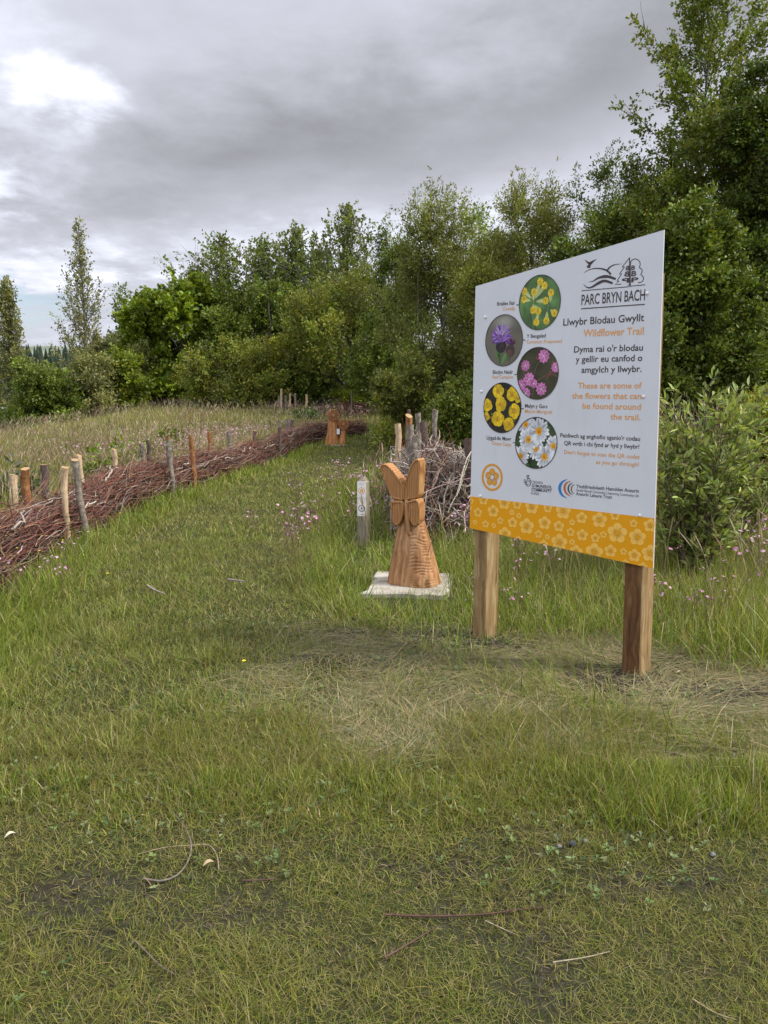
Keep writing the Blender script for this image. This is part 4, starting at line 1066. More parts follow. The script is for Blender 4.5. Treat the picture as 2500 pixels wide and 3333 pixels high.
# -- heap of cut branches right of the path
def brush_pile():
    rng = np.random.default_rng(91)
    root = thing('brush_pile', (0.60, 9.6, tz(0.6, 9.6)), 0, 'heap of tangled cut branches held between stakes behind the butterfly carving', 'brush pile')
    mb = MB(); z0 = tz(0.6, 9.6)
    n = 1500; S_ = 8
    yc = rng.uniform(-1.3, 2.6, n); u = rng.normal(0, 0.55, n).clip(-1.15, 1.15); v = rng.random(n) ** 0.8
    L = rng.uniform(0.6, 1.6, n); tt = np.linspace(-.5, .5, S_)[None]
    Y = yc[:, None] + L[:, None] * tt
    X = (u[:, None] + rng.normal(0, .45, (n, 1)) * tt + 0.12 * np.sin(tt * 7 + rng.uniform(0, 6, (n, 1)))) * 0.44
    Z = (v * (1 - 0.5 * u ** 2))[:, None] * 0.96 + rng.normal(0, 0.30, (n, 1)) * tt + 0.05 * np.sin(tt * 8 + rng.uniform(0, 6, (n, 1)))
    V, F = tubes(np.stack([X, Y, np.maximum(Z, 0.01)], -1), rng.uniform(0.003, 0.0075, n)[:, None] * np.linspace(1, .5, S_)[None], 4, False)
    mb.add(V, F, np.repeat(np.clip(np.where((rng.random(n) < .45)[:, None], pick(rng, GREYS, n) * 0.9, pick(rng, REDS, n) * 1.05), .01, 1), S_ * 4, 0))
    # grey sticks stood and thrown against the near face
    n = 1250; S_ = 7
    b = np.stack([rng.normal(0.12, 0.33, n), rng.normal(-1.25, 0.28, n), rng.uniform(0, 0.90, n)], -1)
    d = unit(np.stack([rng.normal(0, 0.8, n), rng.normal(0.1, 0.4, n), rng.normal(0.35, 0.75, n)], -1))
    L = rng.uniform(0.25, 0.85, n)
    t = np.linspace(-.5, .5, S_)
    p = b[:, None] + d[:, None] * (L[:, None] * t)[..., None] + np.cumsum(rng.normal(0, 0.018, (n, S_, 3)), 1)
    p[..., 2] = np.clip(p[..., 2], 0.01, 1.02); p[..., 0] = np.clip(p[..., 0], -0.52, 0.62) + rng.normal(0, .004, p[..., 0].shape)
    V, F = tubes(p, rng.uniform(0.0035, 0.0105, n)[:, None] * np.linspace(1, .55, S_)[None], 5, False)
    mb.add(V, F, np.repeat(np.clip(pick(rng, GREYS + ((0.13, 0.09, 0.075), (0.20, 0.10, 0.07)), n), .01, 1), S_ * 5, 0))
    # dark mound inside, standing in for the shade between the branches
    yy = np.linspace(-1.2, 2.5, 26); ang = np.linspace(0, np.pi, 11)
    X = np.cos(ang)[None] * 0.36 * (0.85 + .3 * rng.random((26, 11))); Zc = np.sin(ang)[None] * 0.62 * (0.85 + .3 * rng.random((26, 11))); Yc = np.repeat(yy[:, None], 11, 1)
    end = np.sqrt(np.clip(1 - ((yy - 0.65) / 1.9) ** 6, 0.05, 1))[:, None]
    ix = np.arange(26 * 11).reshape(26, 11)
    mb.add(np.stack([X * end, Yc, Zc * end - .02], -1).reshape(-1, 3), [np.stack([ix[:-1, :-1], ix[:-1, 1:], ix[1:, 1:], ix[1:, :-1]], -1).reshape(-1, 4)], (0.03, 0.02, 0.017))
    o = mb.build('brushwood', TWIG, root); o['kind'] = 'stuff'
    # a few thick branches one can pick out
    for (x0, z0_, x1, z1, r, c) in ((0.30, 0.10, 0.22, 0.95, 0.013, (0.055, 0.040, 0.036)), (0.06, 0.12, 0.42, 0.30, 0.014, (0.10, 0.07, 0.055)), (-0.1, 0.2, 0.36, 0.72, 0.012, (0.30, .26, .22)), (0.16, 0.05, 0.24, 0.74, .015, (0.27, .23, .19)), (0.34, 0.3, 0.56, 0.82, .010, (.33, .28, .22)), (0.52, 0.25, 0.50, 0.78, .011, (.30, .26, .2)), (-0.42, .74, .0, .46, .011, (.27, .22, .19)), (0.02, 0.3, 0.30, 0.05, .012, (.3, .26, .22)), (0.42, 0.62, 0.95, 0.75, .010, (.14, .11, .085)), (0.12, 0.02, 0.05, 0.55, .013, (.32, .28, .23))):
        b_ = MB(); V, F = tubes(bend_path(np.array((x0, -1.62 + rng.normal(0, .04), z0_)), np.array((x1, -1.45 + rng.normal(0, .05), z1)), 9, rng, .07)[None], np.linspace(r, r * .55, 9)[None], 6)
        b_.add(V, F, c); b_.build('branch', TWIG, root, True)
brush_pile()

# ------------------------------------------------------------------ stakes
CUT = bark_material('fresh_cut_wood', (0.24, 0.14, 0.065), (0.38, 0.25, 0.125), (0.48, 0.34, 0.19), (30, 30, 30))
def stake(x, y, ztop, r, lean, bark, label, group, seed, cut=CUT, flare=1.0, split=False):
    rng = np.random.default_rng(seed)
    z0 = tz(x, y); H = ztop - z0
    m_ = 9
    p = np.stack([np.linspace(0, 1, m_) * lean[0] * H, np.linspace(0, 1, m_) * lean[1] * H, np.linspace(-0.12, H, m_)], -1)
    p[:, :2] += rng.normal(0, r * 0.16, (m_, 2)); 
    rad = r * np.linspace(1.0, 0.97, m_) * (1 + rng.normal(0, 0.055, m_)); rad[-1] *= flare; rad[-2] *= (1 + flare) / 2
    sides = 12
    V, F = tubes(p[None], rad[None], sides, False)
    V = V.reshape(m_, sides, 3); ctr = p[:, None]
    V = ctr + (V - ctr) * (1 + rng.normal(0, 0.06, (1, sides, 1)))
    tilt = rng.normal(0, 0.18, 2); V[-1, :, 2] += (V[-1, :, 0] - p[-1, 0]) * tilt[0] + (V[-1, :, 1] - p[-1, 1]) * tilt[1]
    mb = MB(); mb.add(V.reshape(-1, 3), F)
    o = bpy.data.objects.new('fence_stake', None); C.objects.link(o); o.location = (x, y, z0); o.empty_display_size = .1
    tag(o, label, 'stake', group)
    mb.build('shaft', bark, o, True)
    e = V[-1]; c = e.mean(0)
    inner = c + (e - c) * 0.5 + np.array((0, 0, 0.0015))
    top = MB(); vv = np.vstack([c + np.array((0, 0, .002)), inner, e + (0, 0, .0005)])
    fs = [(0, 1 + k, 1 + (k + 1) % sides) for k in range(sides)] + [(1 + k, 1 + sides + k, 1 + sides + (k + 1) % sides, 1 + (k + 1) % sides) for k in range(sides)]
    top.add(vv, fs); top.build('cut_top', cut, o)
    return o
def fence_point(px, off):
    """the point of the stake row (off metres behind the front line) that lies in the direction of column px"""
    x, y, tx, ty = fence_at(FS)
    X = x - ty * off; Y = y + tx * off
    k = X / (Y * _cp + CAM_H * _sp) * FPX + 1250
    i = int(np.argmin(np.abs(k - px) + 1e3 * (FS > sL - 1.0)))
    return X[i], Y[i]
FG = 'stakes of the long brushwood fence'
Z3 = lambda x, y: (x * 0.42194, 1250 + y * 0.42194)
Z4 = lambda x, y: (600 + x * 0.42194, 1250 + y * 0.42194)
stk = [  # top in the photo, row offset, radius, lean, bark, label
    (Z3(140, 700), 0.62, 0.040, (0.03, 0), BARK_PALE, 'pale greyish stake nearest the left edge of the picture'),
    (Z3(232, 652), 0.60, 0.052, (0.0, 0), BARK_RED, 'thick orange brown stake, second from the left edge'),
    (Z3(376, 622), 0.62, 0.044, (0.01, 0), BARK_DARK, 'stake with a split top, pale on one side and dark below'),
    (Z3(533, 643), 0.02, 0.034, (0.03, 0), BARK_PALE, 'slim peeled stake in front of the nearest brushwood'),
    (Z3(632, 585), -0.02, 0.040, (-0.10, 0), BARK_GREY, 'tall grey stake leaning left in front of the brushwood'),
    (Z3(642, 550), 0.62, 0.040, (-0.03, 0), BARK_PALE, 'tan stake half hidden behind the leaning grey stake'),
    (Z3(910, 503), 0.30, 0.036, (-0.03, 0), BARK_PALE, 'clean peeled yellowish stake standing alone in the brushwood'),
    (Z3(1115, 457), 0.55, 0.034, (0.0, 0), BARK_GREY, 'slender stake left of a pair behind the brushwood'),
    (Z3(1160, 437), 0.60, 0.040, (0.02, 0), BARK_DARK, 'dark stake right of a pair behind the brushwood'),
    (Z3(1312, 408), 0.62, 0.040, (0.0, 0), BARK_RED, 'reddish stake hidden behind the tall straight grey one'),
    (Z3(1330, 430), 0.0, 0.045, (-0.06, 0), BARK_GREY, 'sturdy grey stake in front of a pale knotted branch'),
    (Z3(1495, 402), 0.0, 0.044, (-0.04, 0), BARK_RED, 'bright orange brown stake in front of the middle of the fence'),
    (Z4(200, 372), 0.62, 0.045, (0.0, 0), BARK_RED, 'orange topped stake behind the fence before the pink flowers'),
    (Z4(357, 367), 0.55, 0.045, (0.0, 0), BARK_GREY, 'grey stake standing among pink flowers'),
    (Z4(545, 360), 0.55, 0.045, (0.0, 0), BARK_DARK, 'dark stake at the end of the pink flowers'),
    (Z4(738, 330), 0.0, 0.045, (0.0, 0), BARK_DARK, 'dark brown stake in front of the far part of the fence'),
    (Z4(742, 283), 0.62, 0.045, (0.0, 0), BARK_GREY, 'thin grey stake right behind the far dark brown one'),
    (Z4(805, 270), 0.45, 0.075, (0.0, 0), BARK_GREY, 'thick broken topped stake, left of the farthest two'),
    (Z4(830, 280), 0.50, 0.065, (0.0, 0), BARK_DARK, 'dark stake touching the thick broken topped one, farthest along the fence'),
]
for i, ((px_, py_), off, r, ln, bk, lab) in enumerate(stk):
    x, y = fence_point(px_, off)
    zt = at_dist(px_, py_, y)[2]
    stake(x - ln[0] * zt * 0.7, y, zt, r, ln, bk, lab, FG, 200 + i)
PG = 'stakes round the brush pile'
Z7 = lambda x, y: (1230 + x * 0.19892, 1300 + y * 0.19892)
for i, ((zx, zy), y, r, bk, fl, lab) in enumerate([
    ((570, 722), 8.25, 0.052, BARK_GREY, 1.12, 'grey log stake directly behind the right butterfly wing'),
    ((650, 580), 8.9, 0.050, BARK_GREY, 1.18, 'stake with a ragged orange top rim, second behind the wing'),
    ((515, 436), 9.5, 0.048, BARK_GREY, 1.0, 'grey stake with a flat top left of the ragged rimmed one'),
    ((520, 268), 10.3, 0.050, BARK_RED, 1.0, 'orange stripped stake rising above the other pile stakes'),
    ((510, 165), 11.2, 0.026, BARK_DARK, 1.0, 'thin dark stake behind the orange stripped one'),
    ((655, 226), 10.8, 0.045, BARK_GREY, 1.0, 'tall pale grey stake with a tan cut end'),
    ((330, 398), 9.9, 0.044, BARK_PALE, 1.0, 'short pale stake at the left side of the brush pile'),
    ((765, 375), 10.0, 0.050, BARK_DARK, 1.1, 'dark forked stake right of the tall pale grey one'),
    ((925, 168), 11.3, 0.040, BARK_GREY, 1.0, 'far slim stake to the right of the pile stakes'),
    ((1485, 655), 8.0, 0.062, BARK_DARK, 1.0, 'thick mottled stake partly covered by the left edge of the sign')]):
    px_, py_ = Z7(zx, zy); q = at_dist(px_, py_, y)
    stake(q[0], y, q[2], r, (0.0, 0), bk, lab, PG, 240 + i, flare=fl)
DG = 'stakes of the distant brushwood fence'
for i, (px_, py_, lab) in enumerate([(907, 1288, 'first tiny pale stake from the left in the distance'), (914, 1266, 'tallest tiny stake in the distance, second from the left'), (928, 1286, 'tiny stake just right of the tallest distant one'), (943, 1281, 'middle stake of the tiny distant row'), (960, 1280, 'tiny stake in front of the dark bush foot'), (996, 1284, 'tiny stake at the left foot of the leafless shrub'), (1144, 1276, 'lone tiny stake left of the dark red bundle')]):
    q = at_dist(px_, py_, 31.2 if px_ < 1100 else 28.7)
    stake(q[0], q[1], q[2], 0.045, (0.02, 0), BARK_PALE if i % 2 else BARK_GREY, lab, DG, 270 + i)

# ------------------------------------------------------------------ wild flowers
PINK = ((0.48, 0.22, 0.35), (0.55, 0.33, 0.43), (0.42, 0.20, 0.31), (0.48, 0.32, 0.37))
PINKM = attr_mat('petal', 0.6, 0.2, 80, 0.1)
def flower_geo(mb, c, r, col, rng, petals=7):
    nrm = unit(np.array((rng.normal(0, .6), rng.normal(-.3, .6), 1.0))); a = unit(np.cross(nrm, (0.3, 1, 0.1))); b = np.cross(nrm, a)
    for k in range(petals):
        t = k / petals * 6.283 + rng.normal(0, .15); d = a * math.cos(t) + b * math.sin(t); s = -a * math.sin(t) + b * math.cos(t)
        R_ = r * rng.uniform(.75, 1.15)
        mb.add([c, c + d * R_ * .6 - s * R_ * .2 + nrm * .1 * R_, c + d * R_ + nrm * rng.normal(0, .15) * R_, c + d * R_ * .6 + s * R_ * .2 + nrm * .1 * R_], [(0, 1, 2, 3)], np.clip(np.array(col) * rng.uniform(.8, 1.2), 0, 1))
def robin_mesh(seed):
    rng = np.random.default_rng(seed); mb = MB()
    for s in range(3):
        H = rng.uniform(0.32, 0.58); lean = rng.normal(0, .10, 2)
        top = np.array((lean[0], lean[1], H)); p = bend_path(np.array((rng.normal(0, .02), rng.normal(0, .02), 0)), top, 6, rng, .04)
        V, F = tubes(p[None], np.linspace(.0016, .0011, 6)[None], 4); mb.add(V, F, (0.13, 0.085, 0.06))
        for k in range(rng.integers(2, 5)):
            e = top + rng.normal(0, .035, 3) + (0, 0, .01)
            V, F = tubes(bend_path(p[4], e, 4, rng, .05)[None], np.full((1, 4), .0010), 3); mb.add(V, F, (0.15, 0.08, 0.07))
            flower_geo(mb, e, rng.uniform(.012, .020), PINK[rng.integers(0, 4)], rng, 9)
    return mb.mesh('ragged_robin', PINKM)
rob = [robin_mesh(s) for s in range(300, 306)]
RL = 'pink ragged robin in thin stalks among the long grass'
g2 = np.random.default_rng(17)
spots = []
def patch(cx, cy, sx, sy, k):
    for _ in range(k): spots.append((g2.normal(cx, sx), g2.normal(cy, sy)))
patch(-0.30, 8.7, 0.38, 1.0, 17); patch(-0.15, 11.0, 0.45, 0.9, 30); patch(0.85, 7.6, 0.4, 0.4, 20); patch(1.15, 6.0, 0.35, 0.25, 14)
patch(2.6, 5.6, 0.45, 0.6, 9); patch(2.15, 4.55, 0.25, 0.2, 8); patch(3.2, 7.0, 0.5, 0.6, 14); patch(-0.75, 6.8, 0.25, 0.5, 8); patch(-2.75, 5.2, 0.2, 0.5, 9); patch(0.95, 4.95, .12, .1, 4); patch(-4.3, 6.5, .3, .8, 14)
i = 0
for (x, y) in spots:
    if blocked(np.array([x]), np.array([y]))[0] or (y < 8 and abs(x + .215 * y / 7.9) < .16) or not (abs(x) < .53 * y): continue
    o = bpy.data.objects.new('ragged_robin', rob[i % 6]); C.objects.link(o); o.location = (x, y, tz(x, y)); o.rotation_euler = (0, 0, g2.uniform(0, 6.28)); sc_ = g2.uniform(.8, 1.2) * (0.75 if y < 5 or x < -2 else 1); o.scale = (sc_, sc_, sc_)
    tag(o, RL, 'flower', 'ragged robin flowers'); i += 1
fl = MB()
def mass(n, cx, cy, sx, sy, r, h0, h1, cols, only=None):
    for _ in range(n):
        x, y = g2.normal(cx, sx), g2.normal(cy, sy)
        if only and not only(x, y): continue
        fl_c = cols[g2.integers(0, len(cols))]
        flower_geo(fl, np.array((x, y, tz(x, y) + g2.uniform(h0, h1))), r * g2.uniform(.6, 1.3), fl_c, g2, 5)
beyond = lambda x, y: x < fence_x(y) - 0.75 or y > 25.2
mass(1500, -4.3, 17.5, 1.2, 2.2, .021, .40, .70, PINK, beyond)
mass(420, -3.0, 20.5, 1.0, 1.8, .025, .40, .70, PINK, beyond)
mass(600, -7.0, 16.0, 2.6, 2.4, .018, .40, .68, PINK, beyond)
mass(240, -1.0, 27.0, 2.0, 1.5, .026, .40, .7, PINK, beyond)
mass(200, -5.2, 10.5, .8, 1.6, .016, .35, .6, PINK, beyond)
tag(fl.build('pink_wildflowers', PINKM), kind='stuff')
by = MB(); YEL = ((0.75, 0.52, 0.02), (0.8, 0.6, 0.03))
def butter():
    mb = MB(); rng = np.random.default_rng(5)
    V, F = tubes(bend_path(np.zeros(3), np.array((0.02, 0, .2)), 6, rng, .04)[None], np.full((1, 6), .0012), 4); mb.add(V, F, (.09, .13, .03))
    for k in range(5):
        t = k * 1.2566; d = np.array((math.cos(t), math.sin(t), .35)); s = np.array((-math.sin(t), math.cos(t), 0)); c = np.array((.02, 0, .2)); r = .011
        mb.add([c, c + d * r * .7 - s * r * .5, c + d * r * 1.1, c + d * r * .7 + s * r * .5], [(0, 1, 2, 3)], YEL[k % 2])
    return mb.mesh('buttercup', PINKM)
bm_ = butter()
for (px_, py_, y) in ((130, 1670, 7.0), (205, 1705, 6.8), (285, 1690, 7.2), (60, 1815, 6.4), (395, 1635, 8.5), (790, 2312, 3.75), (1020, 1555, 12.5), (1265, 1445, 15.5), (1500, 1500, 9.5), (345, 1905, 5.5), (132, 1775, 6.3)):
    x = at_dist(px_, py_, y)[0]; o = bpy.data.objects.new('buttercup', bm_); C.objects.link(o); o.location = (x, y, tz(x, y) + (.02 if y < 5 else .06)); o.rotation_euler = (0, 0, x * 9)
    tag(o, 'single yellow buttercup in the grass', 'flower', 'buttercups')

# ------------------------------------------------------------------ the trail sign
SL = np.array((0.62289774, 4.71094113, 0.0))           # foot of the board's front plane at the left post
SU = np.array((0.79438977, -0.60740834, 0.0)); SN = np.array((-0.60740834, -0.79438977, 0.0))
SIGN_RZ = math.atan2(SU[1], SU[0])
def S(px, py):
    """a point measured in the photograph -> (along, up) on the face of the board"""
    d = ray(px, py); t_ = ((SL[0]) * SN[0] + SL[1] * SN[1]) / (d[0] * SN[0] + d[1] * SN[1])
    q = np.array((0, 0, CAM_H)) + d * t_
    return np.array(((q - SL) @ SU, q[2]))
def A(x, y): return S(1500 + x * 0.42194, 700 + y * 0.42194)
def B(x, y): return S(1500 + x * 0.42194, 1200 + y * 0.42194)
zs = tz(0.65, 4.76)
sign = thing('trail_sign', (SL[0], SL[1], 0), SIGN_RZ, 'large grey wildflower trail sign board with yellow flowered band on two timber posts', 'sign')
INK = (0.052, 0.040, 0.044); ORG = (0.72, 0.33, 0.085); GREYB = (0.63, 0.645, 0.685)
# board: an aluminium composite sheet, its corners as cut
TL, TR, BR, BL = S(1548, 932), S(2162, 748), S(2126, 1851), S(1529, 1719)
bm_l, bm_r = S(1530.5, 1615.5), S(2130, 1687)
def on_plane(pts, y): return [(p[0], y, p[1]) for p in pts]
def prism(mb, pts, y0, y1, col, m=0):
    n = len(pts); a = on_plane(pts, y0); b = on_plane(pts, y1)
    mb.add(a + b, [tuple(range(n)), tuple(range(2 * n - 1, n - 1, -1))] + [(k, k + n, (k + 1) % n + n, (k + 1) % n) for k in range(n)], col, m)
mb = MB(); prism(mb, [BL, BR, TR, TL], 0.0, 0.009, GREYB)
m_, t, o = new_mat('sign_sheet')
oc = t.n('ShaderNodeTexCoord').outputs['Object']
f = t.noise(oc, 3.0, 4, 0.6); f2 = t.noise(oc, 55.0, 3, 0.6)
cg = t.mix(t.mapr(f, 0.3, 0.7), (0.615, 0.63, 0.67), (0.65, 0.665, 0.705)); cg = t.mix(t.mapr(f2, 0.68, 0.78, 0, 0.25), cg, (0.35, 0.36, 0.36))
cg = t.mix(t.math('MULTIPLY', t.mapr(t.noise(t.mapping(oc, scale=(1, 1, .25)), 7.0, 5, .65), .5, .75), .14), cg, (.33, .32, .28)); principled(t, o, cg, 0.34, 0.5)
mb.build('board', m_, sign)
mb = MB(); prism(mb, [BL + (0.0005, 0.0005), BR + (-0.0005, 0.0005), bm_r + (-0.0005, 0), bm_l + (0.0005, 0)], -0.0008, -0.0001, (0.72, 0.315, 0.003))
band_top = lambda u: bm_l[1] + (bm_r[1] - bm_l[1]) * (u - bm_l[0]) / (bm_r[0] - bm_l[0])
band_bot = lambda u: BL[1] + (BR[1] - BL[1]) * (u - BL[0]) / (BR[0] - BL[0])
LAY = [0]
def flat(mb, pts, lay, col, var=None):
    """one printed shape, pts (n,2) on the board"""
    pts = np.asarray(pts, float); n = len(pts); c = pts.mean(0)
    V = on_plane(np.vstack([pts, c]), -0.0009 - 0.00022 * lay)
    if var is not None:
        sh = var.uniform(.86, 1.14); k_ = np.concatenate([sh * (1 + .16 * np.cos(np.linspace(0, 6.283, n) + var.uniform(0, 6.28))), [sh * .80]])
        col = np.clip(np.asarray(col)[None] * k_[:, None], 0, 1)
    mb.add(V, [(k, (k + 1) % n, n) for k in range(n)], col)
def blossom(mb, c, r, lay, petal, heart, clip=None, sta=True, rot=0.0):
    cl = clip or (lambda p: p)
    for k in range(5):
        a = math.pi / 2 + k * 1.25664 + rot; q = c + 0.60 * r * np.array((math.cos(a), math.sin(a)))
        th = np.linspace(0, 6.283, 17)[:-1]
        flat(mb, cl(q + 0.41 * r * np.stack([np.cos(th), np.sin(th)], -1)), lay, petal)
    th = np.linspace(0, 6.283, 11)[:-1] + math.pi / 2 + rot; rr = np.where(np.arange(10) % 2, 0.26, 0.36) * r
    flat(mb, cl(c + np.stack([np.cos(th) * rr * 1.25, np.sin(th) * rr * 1.25], -1)), lay, petal)
    flat(mb, cl(c + np.stack([np.cos(th) * rr * .8, np.sin(th) * rr * .8], -1)), lay + 1, heart)
    if sta:
        for k in range(15):
            a = k * 0.41888 + rot; d = np.array((math.cos(a), math.sin(a))); s = np.array((-d[1], d[0])); L = (0.62 if k % 3 else 0.52) * r
            if abs(((a - math.pi / 2 - rot) / 1.25664 + 0.5) % 1 - 0.5) > 0.36: continue
            flat(mb, cl(np.array([c + d * .2 * r - s * .016 * r, c + d * L - s * .016 * r, c + d * L + s * .016 * r, c + d * .2 * r + s * .016 * r])), lay + 1, heart)
            e = c + d * L; flat(mb, cl(np.array([e - d * .05 * r, e - s * .05 * r, e + d * .05 * r, e + s * .05 * r])), lay + 1, heart)
def band_clip(p):
    p = np.array(p); p[:, 0] = np.clip(p[:, 0], bm_l[0] + .003, BR[0] - .004)
    p[:, 1] = np.minimum(p[:, 1], band_top(p[:, 0]) - .002); p[:, 1] = np.maximum(p[:, 1], band_bot(p[:, 0]) + .002); return p
YB = (0.72, 0.315, 0.003); YP = (0.84, 0.50, 0.10)
for (x, y, r) in ((175, 1012, 40), (335, 1035, 52), (435, 1048, 38), (548, 1066, 56), (672, 1076, 36), (790, 1100, 62), (132, 1108, 36), (250, 1098, 48), (395, 1108, 22), (448, 1135, 22), (305, 1172, 27), (110, 1185, 20), (192, 1198, 29), (255, 1210, 20), (400, 1187, 40), (508, 1215, 62), (340, 1275, 54), (600, 1275, 31), (668, 1297, 21), (647, 1190, 52), (757, 1215, 43), (860, 1185, 24), (933, 1150, 45), (1070, 1168, 60), (1190, 1132, 38), (1333, 1193, 30), (1462, 1210, 52), (847, 1260, 33), (937, 1283, 46), (1038, 1305, 36), (1100, 1280, 27), (1207, 1268, 78), (1362, 1300, 66), (760, 1340, 66), (860, 1337, 24), (890, 1412, 52), (640, 1355, 36), (1030, 1415, 70), (1155, 1405, 48), (1255, 1410, 27), (1340, 1440, 50), (1462, 1425, 66), (1270, 1500, 30), (1405, 1530, 36), (76, 1020, 26), (70, 1072, 20), (445, 1310, 22)):
    c = B(x, y); r_ = abs(B(x, y + r)[1] - c[1])
    blossom(mb, c, r_, 1, YP, YB, band_clip, r > 24, 0.0)
mb.build('yellow_band', PRINT, sign)

# -- lettering
def text_mesh(s, bold=0.0, space=1.0):
    cu = bpy.data.curves.new('lettering', 'FONT'); cu.body = s; cu.size = 1.0; cu.offset = bold; cu.space_character = space; cu.resolution_u = 3
    ob = bpy.data.objects.new('lettering', cu); C.objects.link(ob)
    bpy.context.view_layer.update()
    me = bpy.data.meshes.new_from_object(ob.evaluated_get(bpy.context.evaluated_depsgraph_get()))
    V = np.zeros(len(me.vertices) * 3); me.vertices.foreach_get('co', V); F = [tuple(p.vertices) for p in me.polygons]
    bpy.data.objects.remove(ob); bpy.data.meshes.remove(me); bpy.data.curves.remove(cu)
    return V.reshape(-1, 3)[:, :2], F
CAP = 0.729
def letters(mb, s, p0, p1, col, bold=0.02, cap=None, lay=1, space=1.0, flip=False):
    """text s between the board points p0 and p1 of its baseline"""
    V, F = text_mesh(s, bold, space)
    x0, x1 = V[:, 0].min(), V[:, 0].max()
    sx = np.linalg.norm(p1 - p0) / (x1 - x0)
    sy = sx if cap is None else cap / (CAP + 2 * bold * 0)
    d = (p1 - p0) / np.linalg.norm(p1 - p0); n = np.array((-d[1], d[0]))
    X = (V[:, 0] - x0) * sx
    if flip: X = (x1 - V[:, 0]) * sx
    q = p0 + X[:, None] * d + (V[:, 1] * sy)[:, None] * n
    mb.add(on_plane(q, -0.0009 - 0.00022 * lay), F, col)
def line(f, s, x0, y0, x1, y1, col, bold=0.02, cap=None):
    p0, p1 = f(x0, y0), f(x1, y1)
    letters(mb, s, p0, p1, col, bold, None if cap is None else abs(f(x0, y0 - cap)[1] - p0[1]))
def text_line(*a):
    global mb
    mb = MB(); line(*a); mb.build('text_line', PRINT, sign)
text_line(A, 'PARC BRYN BACH', 930, 694, 1420, 655, INK, 0.012, 83)
text_line(A, 'Llwybr Blodau Gwyllt', 790, 853, 1413, 817, INK, 0.013, 56)
text_line(A, 'Dyma rai o\'r blodau', 873, 1060, 1404, 1045, INK, 0.013, 50)
text_line(A, 'y gellir eu canfod o', 886, 1136, 1400, 1125, INK, 0.013, 50)
text_line(A, 'amgylch y llwybr.', 930, 1217, 1394, 1209, INK, 0.013, 50)
text_line(B, 'Peidiwch ag anghofio sganio\'r codau', 767, 528, 1382, 557, INK, 0.014, 33)
text_line(B, 'QR wrth i chi fynd ar hyd y llwybr!', 797, 588, 1376, 618, INK, 0.014, 33)
text_line(A, 'Briallen Fair', 281, 699, 418, 691, INK, 0.012, 30)
text_line(A, 'Y Bengaled', 508, 949, 655, 944, INK, 0.012, 30)
text_line(A, 'Blodyn Neidr', 247, 1225, 402, 1224, INK, 0.012, 30)
text_line(B, 'Melyn y Gors', 495, 300, 668, 305, INK, 0.012, 30)
text_line(B, 'Llygad-llo Mawr', 200, 545, 390, 556, INK, 0.012, 30)
text_line(A, 'Wildflower Trail', 945, 937, 1410, 919, ORG, 0.013, 56)
text_line(B, 'These are some of', 902, 151, 1395, 152, ORG, 0.013, 46)
text_line(B, 'the flowers that can', 857, 230, 1393, 233, ORG, 0.013, 46)
text_line(B, 'be found around', 938, 307, 1389, 316, ORG, 0.013, 46)
text_line(B, 'the trail.', 1153, 390, 1385, 397, ORG, 0.013, 46)
text_line(B, 'Don\'t forget to scan the QR codes', 797, 656, 1378, 696, ORG, 0.010, 31)
text_line(B, 'as you go through!', 1043, 733, 1373, 754, ORG, 0.010, 31)
text_line(A, 'Cowslip', 324, 737, 417, 732, ORG, 0.004, 28)
text_line(A, 'Common Knapweed', 507, 991, 779, 984, ORG, 0.004, 28)
text_line(A, 'Red Campion', 245, 1262, 401, 1261, ORG, 0.004, 28)
text_line(B, 'Marsh Marigold', 495, 340, 702, 347, ORG, 0.004, 28)
text_line(B, 'Oxeye Daisy', 239, 586, 387, 598, ORG, 0.004, 28)
# -- emblems
def ribbon(mb, pts, wid, lay, col, closed=False):
    pts = np.asarray(pts, float); n = len(pts); wid = np.broadcast_to(wid, n).astype(float)
    tng = np.gradient(pts, axis=0) if not closed else np.roll(pts, -1, 0) - np.roll(pts, 1, 0)
    tng = unit(tng); nr = np.stack([-tng[:, 1], tng[:, 0]], -1) * wid[:, None] * .5
    V = on_plane(np.vstack([pts - nr, pts + nr]), -0.0009 - 0.00022 * lay)
    mb.add(V, [(k, (k + 1) % n, (k + 1) % n + n, k + n) for k in range(n if closed else n - 1)], col)
def curve(pts, n=28):
    return curve_pts(np.array(pts), n)[0]
PXM = abs(A(1200, 500)[1] - A(1200, 400)[1]) / 100
mb = MB()
a_ = lambda L: np.array([A(*p) for p in L]); b_ = lambda L: np.array([B(*p) for p in L])
flat(mb, a_([(948, 342), (972, 352), (988, 368)]), 1, INK); flat(mb, a_([(988, 368), (1018, 350), (1050, 338), (1024, 362), (1002, 386)]), 1, INK)
flat(mb, a_([(960, 352), (992, 362), (1008, 368), (1002, 392), (998, 408), (978, 408), (970, 398), (985, 384), (978, 368)]), 1, INK)
ribbon(mb, curve(a_([(950, 446), (985, 424), (1040, 411), (1100, 417), (1135, 434), (1158, 458)])), np.linspace(3, 16, 28) * PXM, 1, INK)
ribbon(mb, curve(a_([(1128, 430), (1150, 402), (1190, 382), (1240, 377)])), np.linspace(15, 2, 28) * PXM, 1, INK)
ribbon(mb, curve(a_([(985, 516), (1020, 510), (1060, 486), (1110, 474), (1150, 478), (1196, 494)])), np.concatenate([np.linspace(2, 24, 16), np.linspace(24, 16, 12)]) * PXM, 1, INK)
ribbon(mb, curve(a_([(945, 532), (975, 558), (1010, 556), (1060, 526), (1110, 508), (1172, 526)])), np.concatenate([np.linspace(2, 24, 16), np.linspace(24, 16, 12)]) * PXM, 1, INK)
